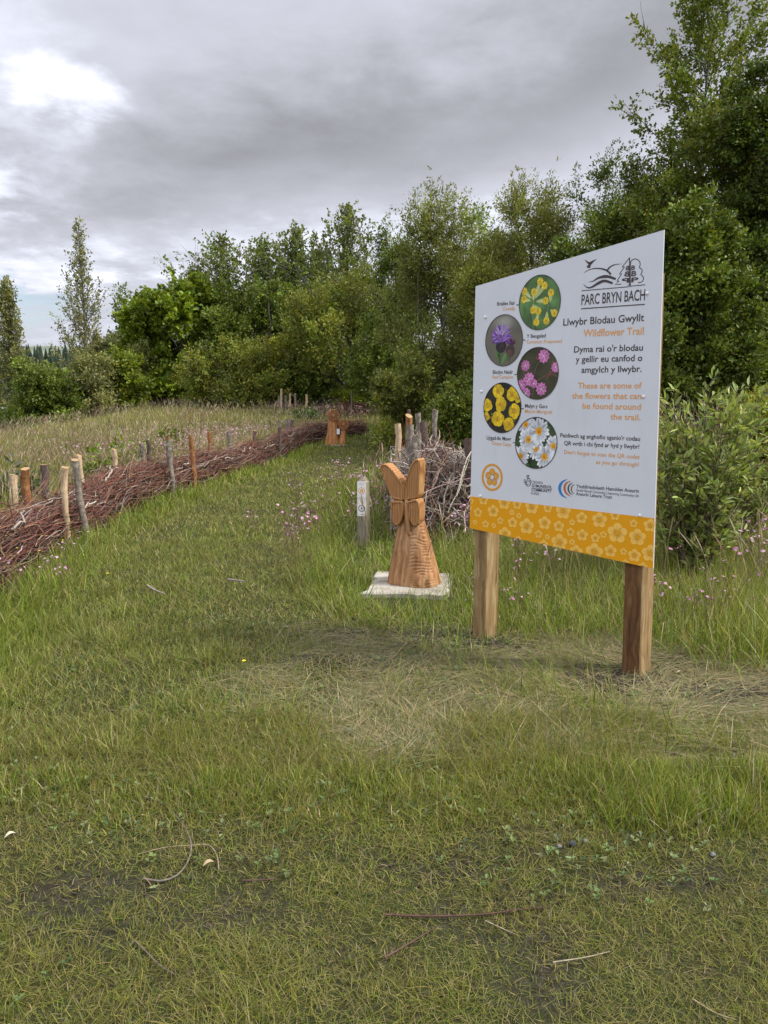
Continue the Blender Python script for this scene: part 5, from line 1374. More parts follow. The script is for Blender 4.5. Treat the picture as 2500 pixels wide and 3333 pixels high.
ribbon(mb, a_([(1302, 328), (1244, 402), (1264, 398), (1224, 456), (1242, 452), (1204, 511), (1222, 508), (1188, 536), (1238, 532)]), 6 * PXM, 1, INK)
ribbon(mb, a_([(1302, 328), (1303, 552)]), 8 * PXM, 2, INK)
ribbon(mb, a_([(1309, 382), (1309, 552)]), 5 * PXM, 2, INK)
ribbon(mb, curve(a_([(1310, 384), (1316, 352), (1348, 338), (1378, 356), (1384, 386), (1378, 404), (1398, 420), (1396, 446), (1388, 456), (1410, 482), (1398, 514), (1366, 522)]), 60), 6 * PXM, 1, INK)
for (x0, x1, y, h) in ((1270, 1298, 426, 34), (1260, 1298, 474, 40)):
    letters(mb, 'B', A(x0, y), A(x1, y - 2), INK, 0.03, h * PXM, 2, flip=True)
    letters(mb, 'B', A(1314, y - 3), A(1314 + (x1 - x0) * 1.05, y - 5), INK, 0.03, h * PXM, 2)
letters(mb, 'P', A(1240, 524), A(1298, 520), INK, 0.03, 36 * PXM, 2, flip=True); letters(mb, 'P', A(1314, 518), A(1370, 514), INK, 0.03, 36 * PXM, 2)
ribbon(mb, a_([(932, 584), (1292, 553)]), 6 * PXM, 1, INK); ribbon(mb, a_([(1292, 553), (1292, 536)]), 6 * PXM, 1, INK); ribbon(mb, a_([(1312, 548), (1422, 537)]), 6 * PXM, 1, INK)
ribbon(mb, a_([(928, 723), (1420, 688)]), 8 * PXM, 1, INK)
mb.build('park_emblem', PRINT, sign)
mb = MB()
th = np.linspace(0, 6.283, 65)[:-1]
c = B(242, 838); ra = abs(B(324, 843)[0] - B(160, 833)[0]) / 2; rb = abs(B(242, 945)[1] - B(242, 731)[1]) / 2
ring = lambda k: c + np.stack([np.cos(th) * ra * k, np.sin(th) * rb * k], -1)
ribbon(mb, ring(0.90), 0.19 * ra, 1, (0.66, 0.30, 0.03), True)
sq = lambda p: c + (np.asarray(p) - c) * np.array((ra / rb, 1))
blossom(mb, c, rb * 0.66, 1, (0.66, 0.30, 0.03), GREYB, sq)
mb.build('trail_emblem', PRINT, sign)
mb = MB(); BLK = (0.03, 0.03, 0.035); q_ = 5.0 * PXM
for L in ([(508, 828), (514, 822), (522, 826), (520, 838), (512, 858), (510, 880)], [(530, 826), (522, 824), (516, 836)], [(508, 830), (512, 846)], [(488, 858), (494, 854), (502, 868), (506, 884)], [(488, 858), (492, 878), (502, 896), (518, 906), (534, 900), (540, 884)], [(520, 852), (528, 842), (534, 858), (526, 872), (518, 862)], [(530, 866), (540, 862), (540, 880), (528, 884)], [(498, 872), (508, 892), (524, 892)]):
    ribbon(mb, curve(b_(L), 16), q_, 1, BLK)
line(B, 'CRONFA', 547, 885, 634, 892, BLK, 0.0, 22); line(B, 'GYMUNEDOL', 547, 912, 703, 924, BLK, 0.02, 22); line(B, 'COMMUNITY', 545, 943, 700, 956, BLK, 0.02, 22); line(B, 'FUND', 544, 970, 604, 976, BLK, 0.0, 22)
ribbon(mb, b_([(547, 919), (704, 931)]), 3 * PXM, 1, BLK)
mb.build('fund_emblem', PRINT, sign)
mb = MB()
for L, w_, col in (([(824, 852), (786, 872), (764, 908), (768, 950), (788, 980), (822, 998)], 26, (0.02, 0.20, 0.50)), ([(850, 866), (818, 880), (801, 910), (806, 946), (824, 970), (852, 986)], 20, (0.50, 0.12, 0.05)), ([(866, 880), (842, 893), (829, 918), (833, 944), (846, 962), (866, 972)], 14, (0.03, 0.09, 0.05)), ([(880, 893), (862, 904), (853, 922), (856, 942), (864, 956), (878, 962)], 10, (0.20, 0.05, 0.05))):
    ribbon(mb, curve(b_(L), 28), (2 + (w_ - 2) * np.sin(np.linspace(0, np.pi, 28))) * PXM, 1, col)
DK = (0.05, 0.055, 0.065)
line(B, 'Ymddiriedolaeth Hamdden Aneurin', 890, 918, 1374, 957, DK, 0.012, 28); line(B, 'Gwella Bywyd Cymunedol | Improving Community Life', 890, 945, 1373, 992, DK, 0.0, 21); line(B, 'Aneurin Leisure Trust', 888, 975, 1166, 1004, DK, 0.012, 27)
mb.build('trust_emblem', PRINT, sign)

# -- round flower pictures
def roundel(f, x, y, rx, ry, bgf, seed, side):
    c = f(x, y); ra = abs(f(x + rx, y)[0] - f(x - rx, y)[0]) / 2; rb = abs(f(x, y + ry)[1] - f(x, y - ry)[1]) / 2
    mb = MB(); rng = np.random.default_rng(seed)
    nr, na = 14, 56; rr = np.linspace(0, 1, nr + 1)[1:]; aa = np.linspace(0, 2 * np.pi, na, endpoint=False)
    U = np.concatenate([[[0, 0]], np.stack([(rr[:, None] * np.cos(aa)).ravel(), (rr[:, None] * np.sin(aa)).ravel()], -1)])
    col = np.clip(bgf(U[:, 0], U[:, 1]), 0, 1)
    F = [(0, 1 + k, 1 + (k + 1) % na) for k in range(na)] + [(1 + i * na + k, 1 + (i + 1) * na + k, 1 + (i + 1) * na + (k + 1) % na, 1 + i * na + (k + 1) % na) for i in range(nr - 1) for k in range(na)]
    mb.add(on_plane(c + U * (ra, rb), -0.0010), F, col)
    def put(pts, lay, col):
        p = np.asarray(pts, float); r = np.linalg.norm(p, axis=1, keepdims=True)
        if (r > .97).all(): return
        p = np.where(r > .97, p / np.maximum(r, 1e-6) * .97, p); flat(mb, c + p * (ra, rb), lay, np.clip(col, 0, 1), rng)
    def petal(p, a, L, W_, lay, col, base=0.0, notch=False):
        d = np.array((math.cos(a), math.sin(a))); s = np.array((-d[1], d[0])); p = np.asarray(p) + d * base
        t = [(0, .12), (.35, .75), (.65, 1), (.88, .8), (1, .25 if not notch else .55)]
        P_ = [p + d * L * u + s * W_ * v * .5 for u, v in t]
        if notch: P_.append(p + d * L * .78)
        P_ += [p + d * L * u - s * W_ * v * .5 for u, v in t[::-1]]; put(P_, lay, col)
    def disc(p, r, lay, col, n=12, el=1.0):
        th = np.linspace(0, 6.283, n + 1)[:-1]; put(np.asarray(p) + np.stack([np.cos(th) * r, np.sin(th) * r * el], -1), lay, col)
    def stroke(L, w_, lay, col):
        P_ = curve(np.array(L), 14); tg = unit(np.gradient(P_, axis=0)); nn = np.stack([-tg[:, 1], tg[:, 0]], -1) * w_ / 2
        for k in range(13): put([P_[k] - nn[k], P_[k + 1] - nn[k + 1], P_[k + 1] + nn[k + 1], P_[k] + nn[k]], lay, col)
    yield_ = lambda px_, py_: np.array(((px_ - x) / rx, -(py_ - y) / ry))
    def done():
        ribbon(mb, c + np.stack([np.cos(aa) * ra * .99, np.sin(aa) * rb * .99], -1), 0.03 * ra, 12, INK, True)
        e = c + np.array((side * ra * 1.0, 0)); ribbon(mb, [e + (0, -.02 * rb), e + (side * .017, -.02 * rb)], .0045, 12, INK)
        mb.build('flower_picture', PRINT, sign)
    return rng, petal, disc, stroke, put, yield_, done
def bg(base, amp, seed, fr=2.2, extra=None):
    def fn(a, b):
        n = fbm(a * fr + 9, b * fr + 9, seed, 3)[:, None]
        col = np.array(base) * (1 + amp * (n - .5) * 2)
        return col if extra is None else col + extra(a, b)[:, None] * np.array((1.0, 1.0, .95))
    return fn
# cowslip
rng, petal, disc, stroke, put, q, done = roundel(A, 608, 675, 160, 213, bg((0.075, 0.16, 0.045), 1.0, 31, 3.0), 41, -1)
stroke([q(565, 885), q(560, 790), q(555, 720), q(565, 660)], .05, 1, (.16, .24, .10)); stroke([q(668, 840), q(668, 760), q(680, 690)], .04, 1, (.14, .22, .10))
for (fx, fy), (bx, by) in (((608, 515), (570, 640)), ((643, 548), (575, 640)), ((562, 590), (560, 660)), ((487, 578), (548, 640)), ((485, 640), (540, 655)), ((693, 607), (690, 680)), ((655, 665), (580, 665)), ((560, 730), (560, 680)), ((600, 742), (570, 690)), ((725, 765), (690, 735)), ((588, 825), (600, 760)), ((665, 820), (668, 750))):
    p0, p1 = q(bx, by), q(fx, fy); d = p1 - p0; a = math.atan2(d[1], d[0]); L = np.linalg.norm(d)
    petal(p0, a, L, .17, 2, np.array((.42, .48, .16)) * rng.uniform(.85, 1.15)); petal(p0 + d * .1, a + .05, L * .85, .08, 3, (.55, .58, .28))
    for k in range(5): petal(p1, a + k * 1.2566, .15, .15, 4, np.array((.80, .60, .03)) * rng.uniform(.85, 1.1), notch=True)
    disc(p1, .045, 5, (.68, .36, .02), 8)
done()
# knapweed
rng, petal, disc, stroke, put, q, done = roundel(A, 333, 967, 144, 200, bg((0.135, 0.125, 0.09), .35, 32, 1.6, lambda a, b: .20 * np.exp(-((a - .0) ** 2 / .25 + (b - .72) ** 2 / .06))), 42, 1)
stroke([q(310, 1150), q(305, 1080), q(310, 1040)], .10, 1, (.06, .12, .03)); stroke([q(372, 1140), q(385, 1080)], .07, 1, (.06, .11, .03))
petal(q(305, 1140), 2.0, .55, .14, 1, (.08, .17, .04)); petal(q(315, 1150), .95, .55, .16, 1, (.10, .26, .05)); petal(q(300, 1110), 1.75, .30, .1, 1, (.09, .15, .04))
disc(q(385, 1050), .24, 2, (.065, .035, .03), 14, 1.0); disc(q(380, 1065), .13, 3, (.12, .06, .05), 10)
for k in range(26): petal(q(388, 1010), rng.uniform(.2, 2.7), rng.uniform(.2, .36), .07, 3, np.array((.20, .09, .15)) * rng.uniform(.7, 1.4))
disc(q(312, 1012), .28, 4, (.022, .014, .02), 18, .92)
for k in range(26): a = rng.uniform(0, 6.28); disc(q(312, 1014) + np.array((math.cos(a), math.sin(a))) * rng.uniform(0, .22), .022, 5, (.07, .045, .05), 6)
for k in range(90):
    a = rng.uniform(-.25, math.pi + .25); petal(q(316, 958) + rng.normal(0, .05, 2), a, rng.uniform(.32, .62), .055, 5 + k % 4, np.array(((.20, .06, .42), (.28, .11, .52), (.15, .04, .33), (.36, .20, .58))[k % 4]) * rng.uniform(.8, 1.15))
for k in range(26): a = rng.uniform(.3, 2.85); petal(q(318, 930), a, rng.uniform(.3, .58), .018, 9, (.58, .45, .72))
done()
# campion
rng, petal, disc, stroke, put, q, done = roundel(A, 593, 1222, 160, 203, bg((0.045, 0.042, 0.018), .8, 33, 1.9), 43, -1)
for L in ([(690, 1222), (620, 1260), (570, 1310), (560, 1400)], [(690, 1222), (700, 1150), (720, 1120)], [(560, 1240), (590, 1150), (630, 1100)], [(690, 1222), (750, 1250)], [(690, 1222), (660, 1270)]): stroke([q(*p) for p in L], .03, 1, (.17, .09, .06))
for p in ((690, 1222), (735, 1130), (585, 1100), (665, 1240)): disc(q(*p), .075, 2, (.16, .05, .04), 10, 1.2)
for (fx, fy, r, t_) in ((637, 1090, .27, 0), (497, 1160, .22, .4), (527, 1265, .27, .2), (625, 1342, .26, .6), (472, 1308, .22, .1), (505, 1378, .24, .9), (728, 1178, .2, .5), (566, 1300, .18, 1.0)):
    for k in range(5): petal(q(fx, fy), t_ + k * 1.2566, r, r * .95, 3, np.array((.62, .20, .46)) * rng.uniform(.82, 1.15), notch=True)
    for k in range(5): petal(q(fx, fy), t_ + k * 1.2566, r * .6, r * .14, 4, (.72, .36, .58))
    disc(q(fx, fy), .035, 5, (.80, .62, .72), 8)
done()
# marsh marigold
rng, petal, disc, stroke, put, q, done = roundel(B, 320, 302, 145, 195, bg((0.020, 0.016, 0.010), .9, 34, 2.4), 44, 1)
for k in range(26): disc(rng.uniform(-.8, .8, 2), rng.uniform(.03, .08), 1, np.array((.16, .13, .02)) * rng.uniform(.4, 1.3), 8)
for (fx, fy, r, t_) in ((285, 172, .32, 0), (392, 198, .31, .4), (203, 285, .28, .7), (310, 272, .33, .2), (412, 325, .33, .5), (288, 388, .34, .1), (372, 428, .31, .9), (440, 228, .2, .3), (196, 372, .2, .6)):
    for k in range(6): petal(q(fx, fy), t_ + k * 1.0472 + rng.normal(0, .1), r * rng.uniform(.85, 1.05), r * .92, 3 + k % 2, np.array((.82, .56, .012)) * rng.uniform(.72, 1.12))
    disc(q(fx, fy), r * .36, 6, (.60, .32, .01), 14)
    for k in range(18): a = rng.uniform(0, 6.28); disc(q(fx, fy) + r * .36 * np.array((math.cos(a), math.sin(a))) * rng.uniform(.3, 1.1), .018, 7, ((.35, .19, .01), (.80, .55, .05))[k % 2], 6)
done()
# oxeye daisy
rng, petal, disc, stroke, put, q, done = roundel(B, 580, 573, 162, 200, bg((0.035, 0.060, 0.022), .95, 35, 2.6), 45, -1)
for k in range(40): a = rng.uniform(0, 6.28); petal(rng.uniform(-.85, .85, 2), a, rng.uniform(.2, .45), .04, 1, np.array((.05, .17, .03)) * rng.uniform(.5, 1.4))
for z, (fx, fy, r, t_) in enumerate(((495, 432, .42, 0), (712, 590, .40, .2), (462, 680, .42, .1), (582, 618, .42, .15), (650, 676, .46, .05), (522, 548, .48, .2), (600, 480, .52, .1))):
    n_ = 18
    for k in range(n_): petal(q(fx, fy), t_ + k * 6.283 / n_ + rng.normal(0, .05), r * rng.uniform(.88, 1.08), r * .30, 2 + z, np.array((.78, .80, .84)) * rng.uniform(.80, 1.08))
    disc(q(fx, fy), r * .30, 3 + z, (.76, .36, .01), 16); disc(q(fx, fy) + (.01, -.02), r * .16, 4 + z, (.62, .26, .01), 12)
done()

# -- fixings and posts
WHITE = plain('white_cap', (0.80, 0.80, 0.80), 0.3, 0.5)
for (f, x, y) in ((A, 190, 788), (A, 1437, 604), (A, 160, 1360), (B, 1409, 216), (B, 150, 982), (B, 1382, 1132)):
    p = f(x, y); prof = [(0.0, .0095), (.0024, .0092), (.005, .007), (.0066, .004), (.0071, 0.0003)]
    V = [(p[0] + r * math.cos(a), -.001 - h, p[1] + r * math.sin(a)) for h, r in prof for a in np.arange(14) / 14 * 6.283]
    F = [(i * 14 + k, i * 14 + (k + 1) % 14, (i + 1) * 14 + (k + 1) % 14, (i + 1) * 14 + k) for i in range(4) for k in range(14)] + [tuple(range(56, 70))]
    m1 = MB(); m1.add(V, F); m1.build('screw_cap', WHITE, sign, True)
def post(u0, u1, top, mat, seed, name='post', lean=0.0, side=None):
    rng = np.random.default_rng(seed); mb = MB(); d0, d1 = 0.0105, 0.15; c = 0.006
    prof = [(u0 + c, d0), (u1 - c, d0), (u1, d0 + c), (u1, d1 - c), (u1 - c, d1), (u0 + c, d1), (u0, d1 - c), (u0, d0 + c)]
    zz = np.linspace(-0.25, top, 16)
    u0 -= 0.07 * (u1 - u0); ca_, sa_ = math.cos(R(8)), math.sin(R(8))
    prof = [(u1 + (x - u1) * ca_ + (y - d0) * sa_, d0 - (x - u1) * sa_ + (y - d0) * ca_) for x, y in prof]
    V = [(x + lean * z + rng.normal(0, .0007), y + rng.normal(0, .0005), z) for z in zz for (x, y) in prof]
    F = [(i * 8 + k, i * 8 + (k + 1) % 8, (i + 1) * 8 + (k + 1) % 8, (i + 1) * 8 + k) for i in range(15) for k in range(8)] + [tuple(range(120, 128))]
    mb.add(V, F); o = mb.build(name, mat, sign)
    if side is not None:  # paler copy of the timber paints the sunlit side face
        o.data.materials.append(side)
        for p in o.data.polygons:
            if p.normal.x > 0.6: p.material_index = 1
    return o
post(S(1534, 1900)[0], S(1579, 1900)[0], 2.0, TIMBER, 1)
o = post(S(2024, 2050)[0], S(2089, 2050)[0], S(2160, 876)[1], TIMBER_SHADED, 2, 'post', -0.021, TIMBER); o['label'] = 'post with brown front face darkened as if in shade'

# ------------------------------------------------------------------ carvings
def carve_wing(mb, outl, y0, y1, rim=0.012, rec=0.007, m=0):
    """an outline (x,z) turned into a thick wing with a rounded edge and a recessed face"""
    P = curve_pts(np.vstack([outl, outl[:1]]), 64)[0][:-1]
    c = P.mean(0)
    tg = unit(np.roll(P, -1, 0) - np.roll(P, 1, 0)); nr = np.stack([tg[:, 1], -tg[:, 0]], -1)
    area = 0.5 * np.sum(P[:, 0] * np.roll(P[:, 1], -1) - np.roll(P[:, 0], -1) * P[:, 1])
    if area < 0: nr = -nr
    rings = [(0.010, y1), (0.0, y1 - 0.008), (0.0, y0 + 0.008), (0.004, y0 + 0.002), (0.009, y0), (rim, y0), (rim + 0.004, y0 + rec)]
    n = len(P); V = []
    for ins, y in rings:
        q = P - nr * ins; V += [(a[0], y, a[1]) for a in q]
    ins = P - nr * (rim + .004)
    for k_, dy in ((0.66, 0.0), (0.33, -0.001)):
        V += [(a[0], y0 + rec + dy, a[1]) for a in c + (ins - c) * k_]
    V += [(c[0], y0 + rec - .001, c[1]), (c[0], y1, c[1])]
    R_ = len(rings) + 2
    F = [(i * n + k, (i + 1) * n + k, (i + 1) * n + (k + 1) % n, i * n + (k + 1) % n) for i in range(R_ - 1) for k in range(n)]
    F += [((R_ - 1) * n + k, R_ * n, (R_ - 1) * n + (k + 1) % n) for k in range(n)] + [(k, (k + 1) % n, R_ * n + 1) for k in range(n)]
    mb.add(V, F, (1, 1, 1), m)

def butterfly():
    zb = tz(0.225, 6.08) + 0.058
    root = thing('butterfly_carving', (0.205, 6.10, zb), R(-25), 'carved orange wooden butterfly resting on a flared tree trunk base', 'wood carving')
    k_ = 0.808e-3; cx = 1 / math.cos(R(25))
    Zc = lambda L: np.array([((x - 672) * k_ * cx, (1990 - y) * k_) for x, y in L])
    # flared base with a carved stem and chisel scallops
    na, nz = 120, 110; V = []
    zz = np.linspace(0, 0.70, nz)
    for z in zz:
        hw = np.interp(z, [0, .03, .12, .3, .45, .58, .70], [.222, .217, .200, .160, .128, .094, .075]); hd = np.interp(z, [0, .3, .47, .56, .70], [.185, .125, .090, .055, .04])
        ox = np.interp(z, [0, .4, .7], [.052, .030, .012])
        for a in np.arange(na) / na * 2 * np.pi:
            ca, sa = math.cos(a), math.sin(a); e = 2 / 2.7
            x = hw * math.copysign(abs(ca) ** e, ca); y = hd * math.copysign(abs(sa) ** e, sa); r = 0.0
            front = max(0.0, -sa)
            xs = x / hw
            if front > 0.2:
                # two grooves that run together to the stem
                for gx_ in (-0.32 + 0.12 * (z / .6), -0.05 + .0 * z):
                    gg = (xs - gx_) / 0.075; r -= 0.026 * math.exp(-gg * gg) * (1 if z < .46 else max(0, 1 - (z - .46) * 8))
                if xs > 0.05: r -= 0.0062 * (0.5 + 0.5 * math.sin(z * 235 + 2.5 * math.sin(xs * 5 + z * 7) + 9 * float(vnoise(np.array(xs * 3.2), np.array(z * 11), 3)))) * float(smooth(.25, .6, vnoise(np.array(xs * 4.5 + 7), np.array(z * 22), 13))) * smooth(.05, .25, xs) * smooth(.62, .5, z)
            r += 0.006 * (float(vnoise(np.array(a * 2.2), np.array(z * 7), 9)) - .5)
            nrm = np.array((x / hw ** 2, y / hd ** 2)); nrm /= np.linalg.norm(nrm) + 1e-9
            V.append((x + ox + nrm[0] * r, y + 0.015 + nrm[1] * r, z))
    F = [(i * na + k, i * na + (k + 1) % na, (i + 1) * na + (k + 1) % na, (i + 1) * na + k) for i in range(nz - 1) for k in range(na)] + [tuple(range((nz - 1) * na, nz * na)), tuple(range(na - 1, -1, -1))]
    mb = MB(); mb.add(V, F); mb.build('trunk_base', CARVED, root, True)
    y0, y1 = -0.085, 0.040
    W_ = [[(418, 806), (422, 772), (450, 752), (494, 760), (556, 818), (606, 884), (640, 936), (658, 985), (660, 1060), (655, 1112), (605, 1116), (545, 1104), (518, 1065), (492, 995), (456, 900)],
          [(654, 988), (666, 935), (695, 850), (725, 765), (755, 712), (785, 688), (808, 692), (822, 730), (822, 850), (815, 980), (806, 1060), (785, 1088), (720, 1103), (672, 1120), (656, 1100)]]
    for q in W_:
        mb = MB(); carve_wing(mb, Zc(q), y0, y1); mb.build('upper_wing', WINGW, root, False)
    W2 = [[(536, 1128), (600, 1122), (654, 1126), (668, 1180), (660, 1270), (634, 1345), (598, 1380), (562, 1364), (540, 1300), (532, 1200)],
          [(676, 1135), (730, 1110), (795, 1096), (822, 1150), (828, 1250), (818, 1335), (786, 1372), (752, 1358), (722, 1305), (694, 1220)]]
    for q in W2:
        mb = MB(); carve_wing(mb, Zc(q), y0 - 0.012, y1 - .010, 0.016); mb.build('lower_wing', WINGW, root, False)
    mb = MB(); p = np.array([(.045, -.070, .40), (.040, -.090, .45), (.030, -.094, .53), (.022, -.090, .61), (.016, -.082, .68), (.014, -.070, .72)])
    cc = np.stack([np.interp(np.linspace(0, 5, 22), range(6), p[:, i]) for i in range(3)], -1)
    V, F = tubes(cc[None], (np.interp(np.linspace(0, 1, 22), [0, .1, .5, .9, 1], [.004, .016, .020, .016, .008]))[None], 12); mb.add(V, F)
    mb.build('body', CARVED, root, True)
    return root
m_, t, o = new_mat('carved_wood_rings')
oc = t.n('ShaderNodeTexCoord').outputs['Object']
wb = t.noise(oc, 4.0, 2, 0.5)
wv = t.n('ShaderNodeTexWave', wave_type='BANDS', bands_direction='X'); t.link(t.mapping(oc, scale=(1, 0.3, 0.12), rot=(0, 0.12, 0)), wv.inputs[0])
wv.inputs['Scale'].default_value = 20.0; wv.inputs['Distortion'].default_value = 9.0; wv.inputs['Detail'].default_value = 3.0; wv.inputs['Detail Scale'].default_value = 0.8
g3 = t.noise(t.mapping(oc, scale=(1, 1, .08)), 130.0, 3, .6)
cw = t.ramp(wv.outputs['Fac'], [(0.0, (0.24, 0.10, 0.030)), (0.25, (0.36, 0.175, 0.062)), (1.0, (0.46, 0.255, 0.105))])
cw = t.mix(t.mapr(wb, 0.4, 0.7, 0, 0.45), cw, (0.30, 0.125, 0.045)); cw = t.mix(t.mapr(g3, .45, .7, 0, .3), cw, (0.20, 0.085, 0.03))
principled(t, o, cw, 0.55, 0.25, bump(t, wv.outputs['Fac'], 0.25, 0.004))
WINGW = m_
butterfly()
# concrete pad
mb = MB(); rng = np.random.default_rng(8)
cor = np.array([(-0.17, 5.76), (0.50, 5.68), (0.64, 6.40), (-0.05, 6.50)]); zc_ = tz(0.225, 6.08)
ed = []
for k in range(4):
    a_, b2 = cor[k], cor[(k + 1) % 4]
    for tt_ in np.linspace(0, 1, 9)[:-1]: ed.append(a_ + (b2 - a_) * tt_ + rng.normal(0, .017, 2))
ed = np.array(ed); cen = ed.mean(0); n = len(ed)
V = [(p[0], p[1], zc_ - .05) for p in ed] + [(p[0], p[1], zc_ + .048 + rng.normal(0, .003)) for p in cen + (ed - cen) * .995] + [(p[0], p[1], zc_ + .058 + rng.normal(0, .0015)) for p in cen + (ed - cen) * .955] + [(cen[0], cen[1], zc_ + .058)]
F = [(k, (k + 1) % n, n + (k + 1) % n, n + k) for k in range(n)] + [(n + k, n + (k + 1) % n, 2 * n + (k + 1) % n, 2 * n + k) for k in range(n)] + [(2 * n + k, 2 * n + (k + 1) % n, 3 * n) for k in range(n)]
mb.add(V, F)
m_, t, o = new_mat('stained_concrete'); oc = t.n('ShaderNodeTexCoord').outputs['Object']
f = t.noise(oc, 5.0, 5, .6); f2 = t.noise(oc, 60, 4, .6)
cc = t.ramp(f, [(.35, (.22, .185, .14)), (.5, (.34, .305, .255)), (.65, (.42, .385, .335))]); cc = t.mix(t.mapr(f2, .55, .7, 0, .4), cc, (.30, .24, .18))
principled(t, o, cc, .9, .15, bump(t, f2, .4, .006))
tag(mb.build('concrete_pad', m_), 'pale rough concrete slab under the butterfly carving', 'slab')

def loft(mb, secs, na=48, e=2.4, nz=40, rough=.004, seed=3):
    """secs: (z, cx, cy, halfwidth, halfdepth)"""
    s = np.array(secs); zz = np.linspace(s[0, 0], s[-1, 0], nz); V = []
    for z in zz:
        cx_, cy_, hw, hd = (np.interp(z, s[:, 0], s[:, i]) for i in (1, 2, 3, 4))
        for k in range(na):
            a = k / na * 2 * np.pi; ca, sa = math.cos(a), math.sin(a); r = 1 + rough / max(hw, .02) * (float(vnoise(np.array(a * 2), np.array(z * 9), seed)) - .5) * 2
            V.append((cx_ + hw * r * math.copysign(abs(ca) ** (2 / e), ca), cy_ + hd * r * math.copysign(abs(sa) ** (2 / e), sa), z))
    F = [(i * na + k, i * na + (k + 1) % na, (i + 1) * na + (k + 1) % na, (i + 1) * na + k) for i in range(nz - 1) for k in range(na)] + [tuple(range((nz - 1) * na, nz * na)), tuple(range(na - 1, -1, -1))]
    mb.add(V, F)
CARVED_RED = timber_material('carved_wood_flower', (0.24, 0.085, 0.026), (0.40, 0.175, 0.062), (0.50, 0.27, 0.115), 26.0, True, 0.6)
FLOWERW = timber_material('carved_wood_disc', (0.16, 0.06, 0.022), (0.30, 0.125, 0.048), (0.40, 0.20, 0.085), 40.0, False, 0.6)
def flower_carving():
    q = at_dist(1090, 1463, 21.0); x, y = q[0], 21.0; z0 = tz(x, y)
    root = thing('flower_carving', (x, y, z0), R(8), 'orange wooden carving of two round daisy heads on joined stems', 'wood carving')
    u = 0.00243
    X = lambda px_: (px_ - 722) * u
    Zz = lambda py_: (815 - py_) * u
    mb = MB(); loft(mb, [(0, X(690), 0, .23, .22), (.12, X(692), 0, .20, .20), (.35, X(698), 0, .155, .16), (.62, X(702), 0, .135, .13), (.80, X(706), 0, .14, .11), (.95, X(700), .01, .15, .10)]); mb.build('tall_stem', CARVED_RED, root, True)
    mb = MB(); loft(mb, [(0, X(800), -.01, .135, .19), (.12, X(808), -.01, .115, .17), (.32, X(818), -.01, .085, .13), (.5, X(822), -.01, .085, .10), (.68, X(822), 0, .10, .09)]); mb.build('short_stem', CARVED_RED, root, True)
    for (cx_, cy_, rr, yy) in ((705, 466, 69 * u, -.155), (822, 573, 64 * u, -.145)):
        mb = MB(); c = np.array((X(cx_), Zz(cy_)))
        for k in range(9):                                     # nine wedge petals with carved gaps
            a0 = k * 6.2832 / 9 + .06; a1 = (k + 1) * 6.2832 / 9 - .06
            aa = np.linspace(a0, a1, 7); pr = [c + rr * .27 * np.array((math.cos(a), math.sin(a))) for a in aa] + [c + rr * (1.0 - .05 * abs((a - (a0 + a1) / 2) / (a1 - a0) * 2) ** 2) * np.array((math.cos(a), math.sin(a))) for a in aa[::-1]]
            pr = np.array(pr); cm = pr.mean(0); n = len(pr); inn = cm + (pr - cm) * .86
            V = [(p[0], yy + .10, p[1]) for p in pr] + [(p[0], yy + .014, p[1]) for p in pr] + [(p[0], yy, p[1]) for p in inn] + [(cm[0], yy + .004, cm[1])]
            mb.add(V, [(i * n + j, i * n + (j + 1) % n, (i + 1) * n + (j + 1) % n, (i + 1) * n + j) for i in range(2) for j in range(n)] + [(2 * n + j, 2 * n + (j + 1) % n, 3 * n) for j in range(n)])
        o = mb.build('flower_head', FLOWERW, root)
        mb = MB(); th = np.arange(24) / 24 * 6.2832
        prof = [(.10, .98), (.045, .97), (.03, .90), (.03, .30), (.002, .27), (-.012, .22), (-.012, .14), (-.004, .12), (-.004, .01)]
        V = [(c[0] + rr * k * math.cos(a), yy + h, c[1] + rr * k * math.sin(a)) for h, k in prof for a in th]
        mb.add(V, [(i * 24 + j, i * 24 + (j + 1) % 24, (i + 1) * 24 + (j + 1) % 24, (i + 1) * 24 + j) for i in range(8) for j in range(24)]); mb.build('disc', CARVED, o, False)
    mb = MB(); px0, px1, pz0, pz1 = X(741), X(774), Zz(683), Zz(620)
    mb.box(px0, px1, -.172, -.165, pz0, pz1); mb.build('white_plaque', WHITE, root)
    mb = MB(); na = 40; V = []
    for h, k in ((-.03, 1), (.022, 1), (.028, .97)):
        V += [(X(722) + .36 * k * math.cos(a), .02 + .30 * k * math.sin(a), h) for a in np.arange(na) / na * 6.2832]
    V.append((X(722), .02, .028))
    mb.add(V, [(i * na + j, i * na + (j + 1) % na, (i + 1) * na + (j + 1) % na, (i + 1) * na + j) for i in range(2) for j in range(na)] + [(2 * na + j, 2 * na + (j + 1) % na, 3 * na) for j in range(na)])
    o = mb.build('concrete_pad', bpy.data.materials['stained_concrete'], None, False, (x, y, z0), R(8)); tag(o, 'low greenish rim of the slab under the flower carving', 'slab')
flower_carving()

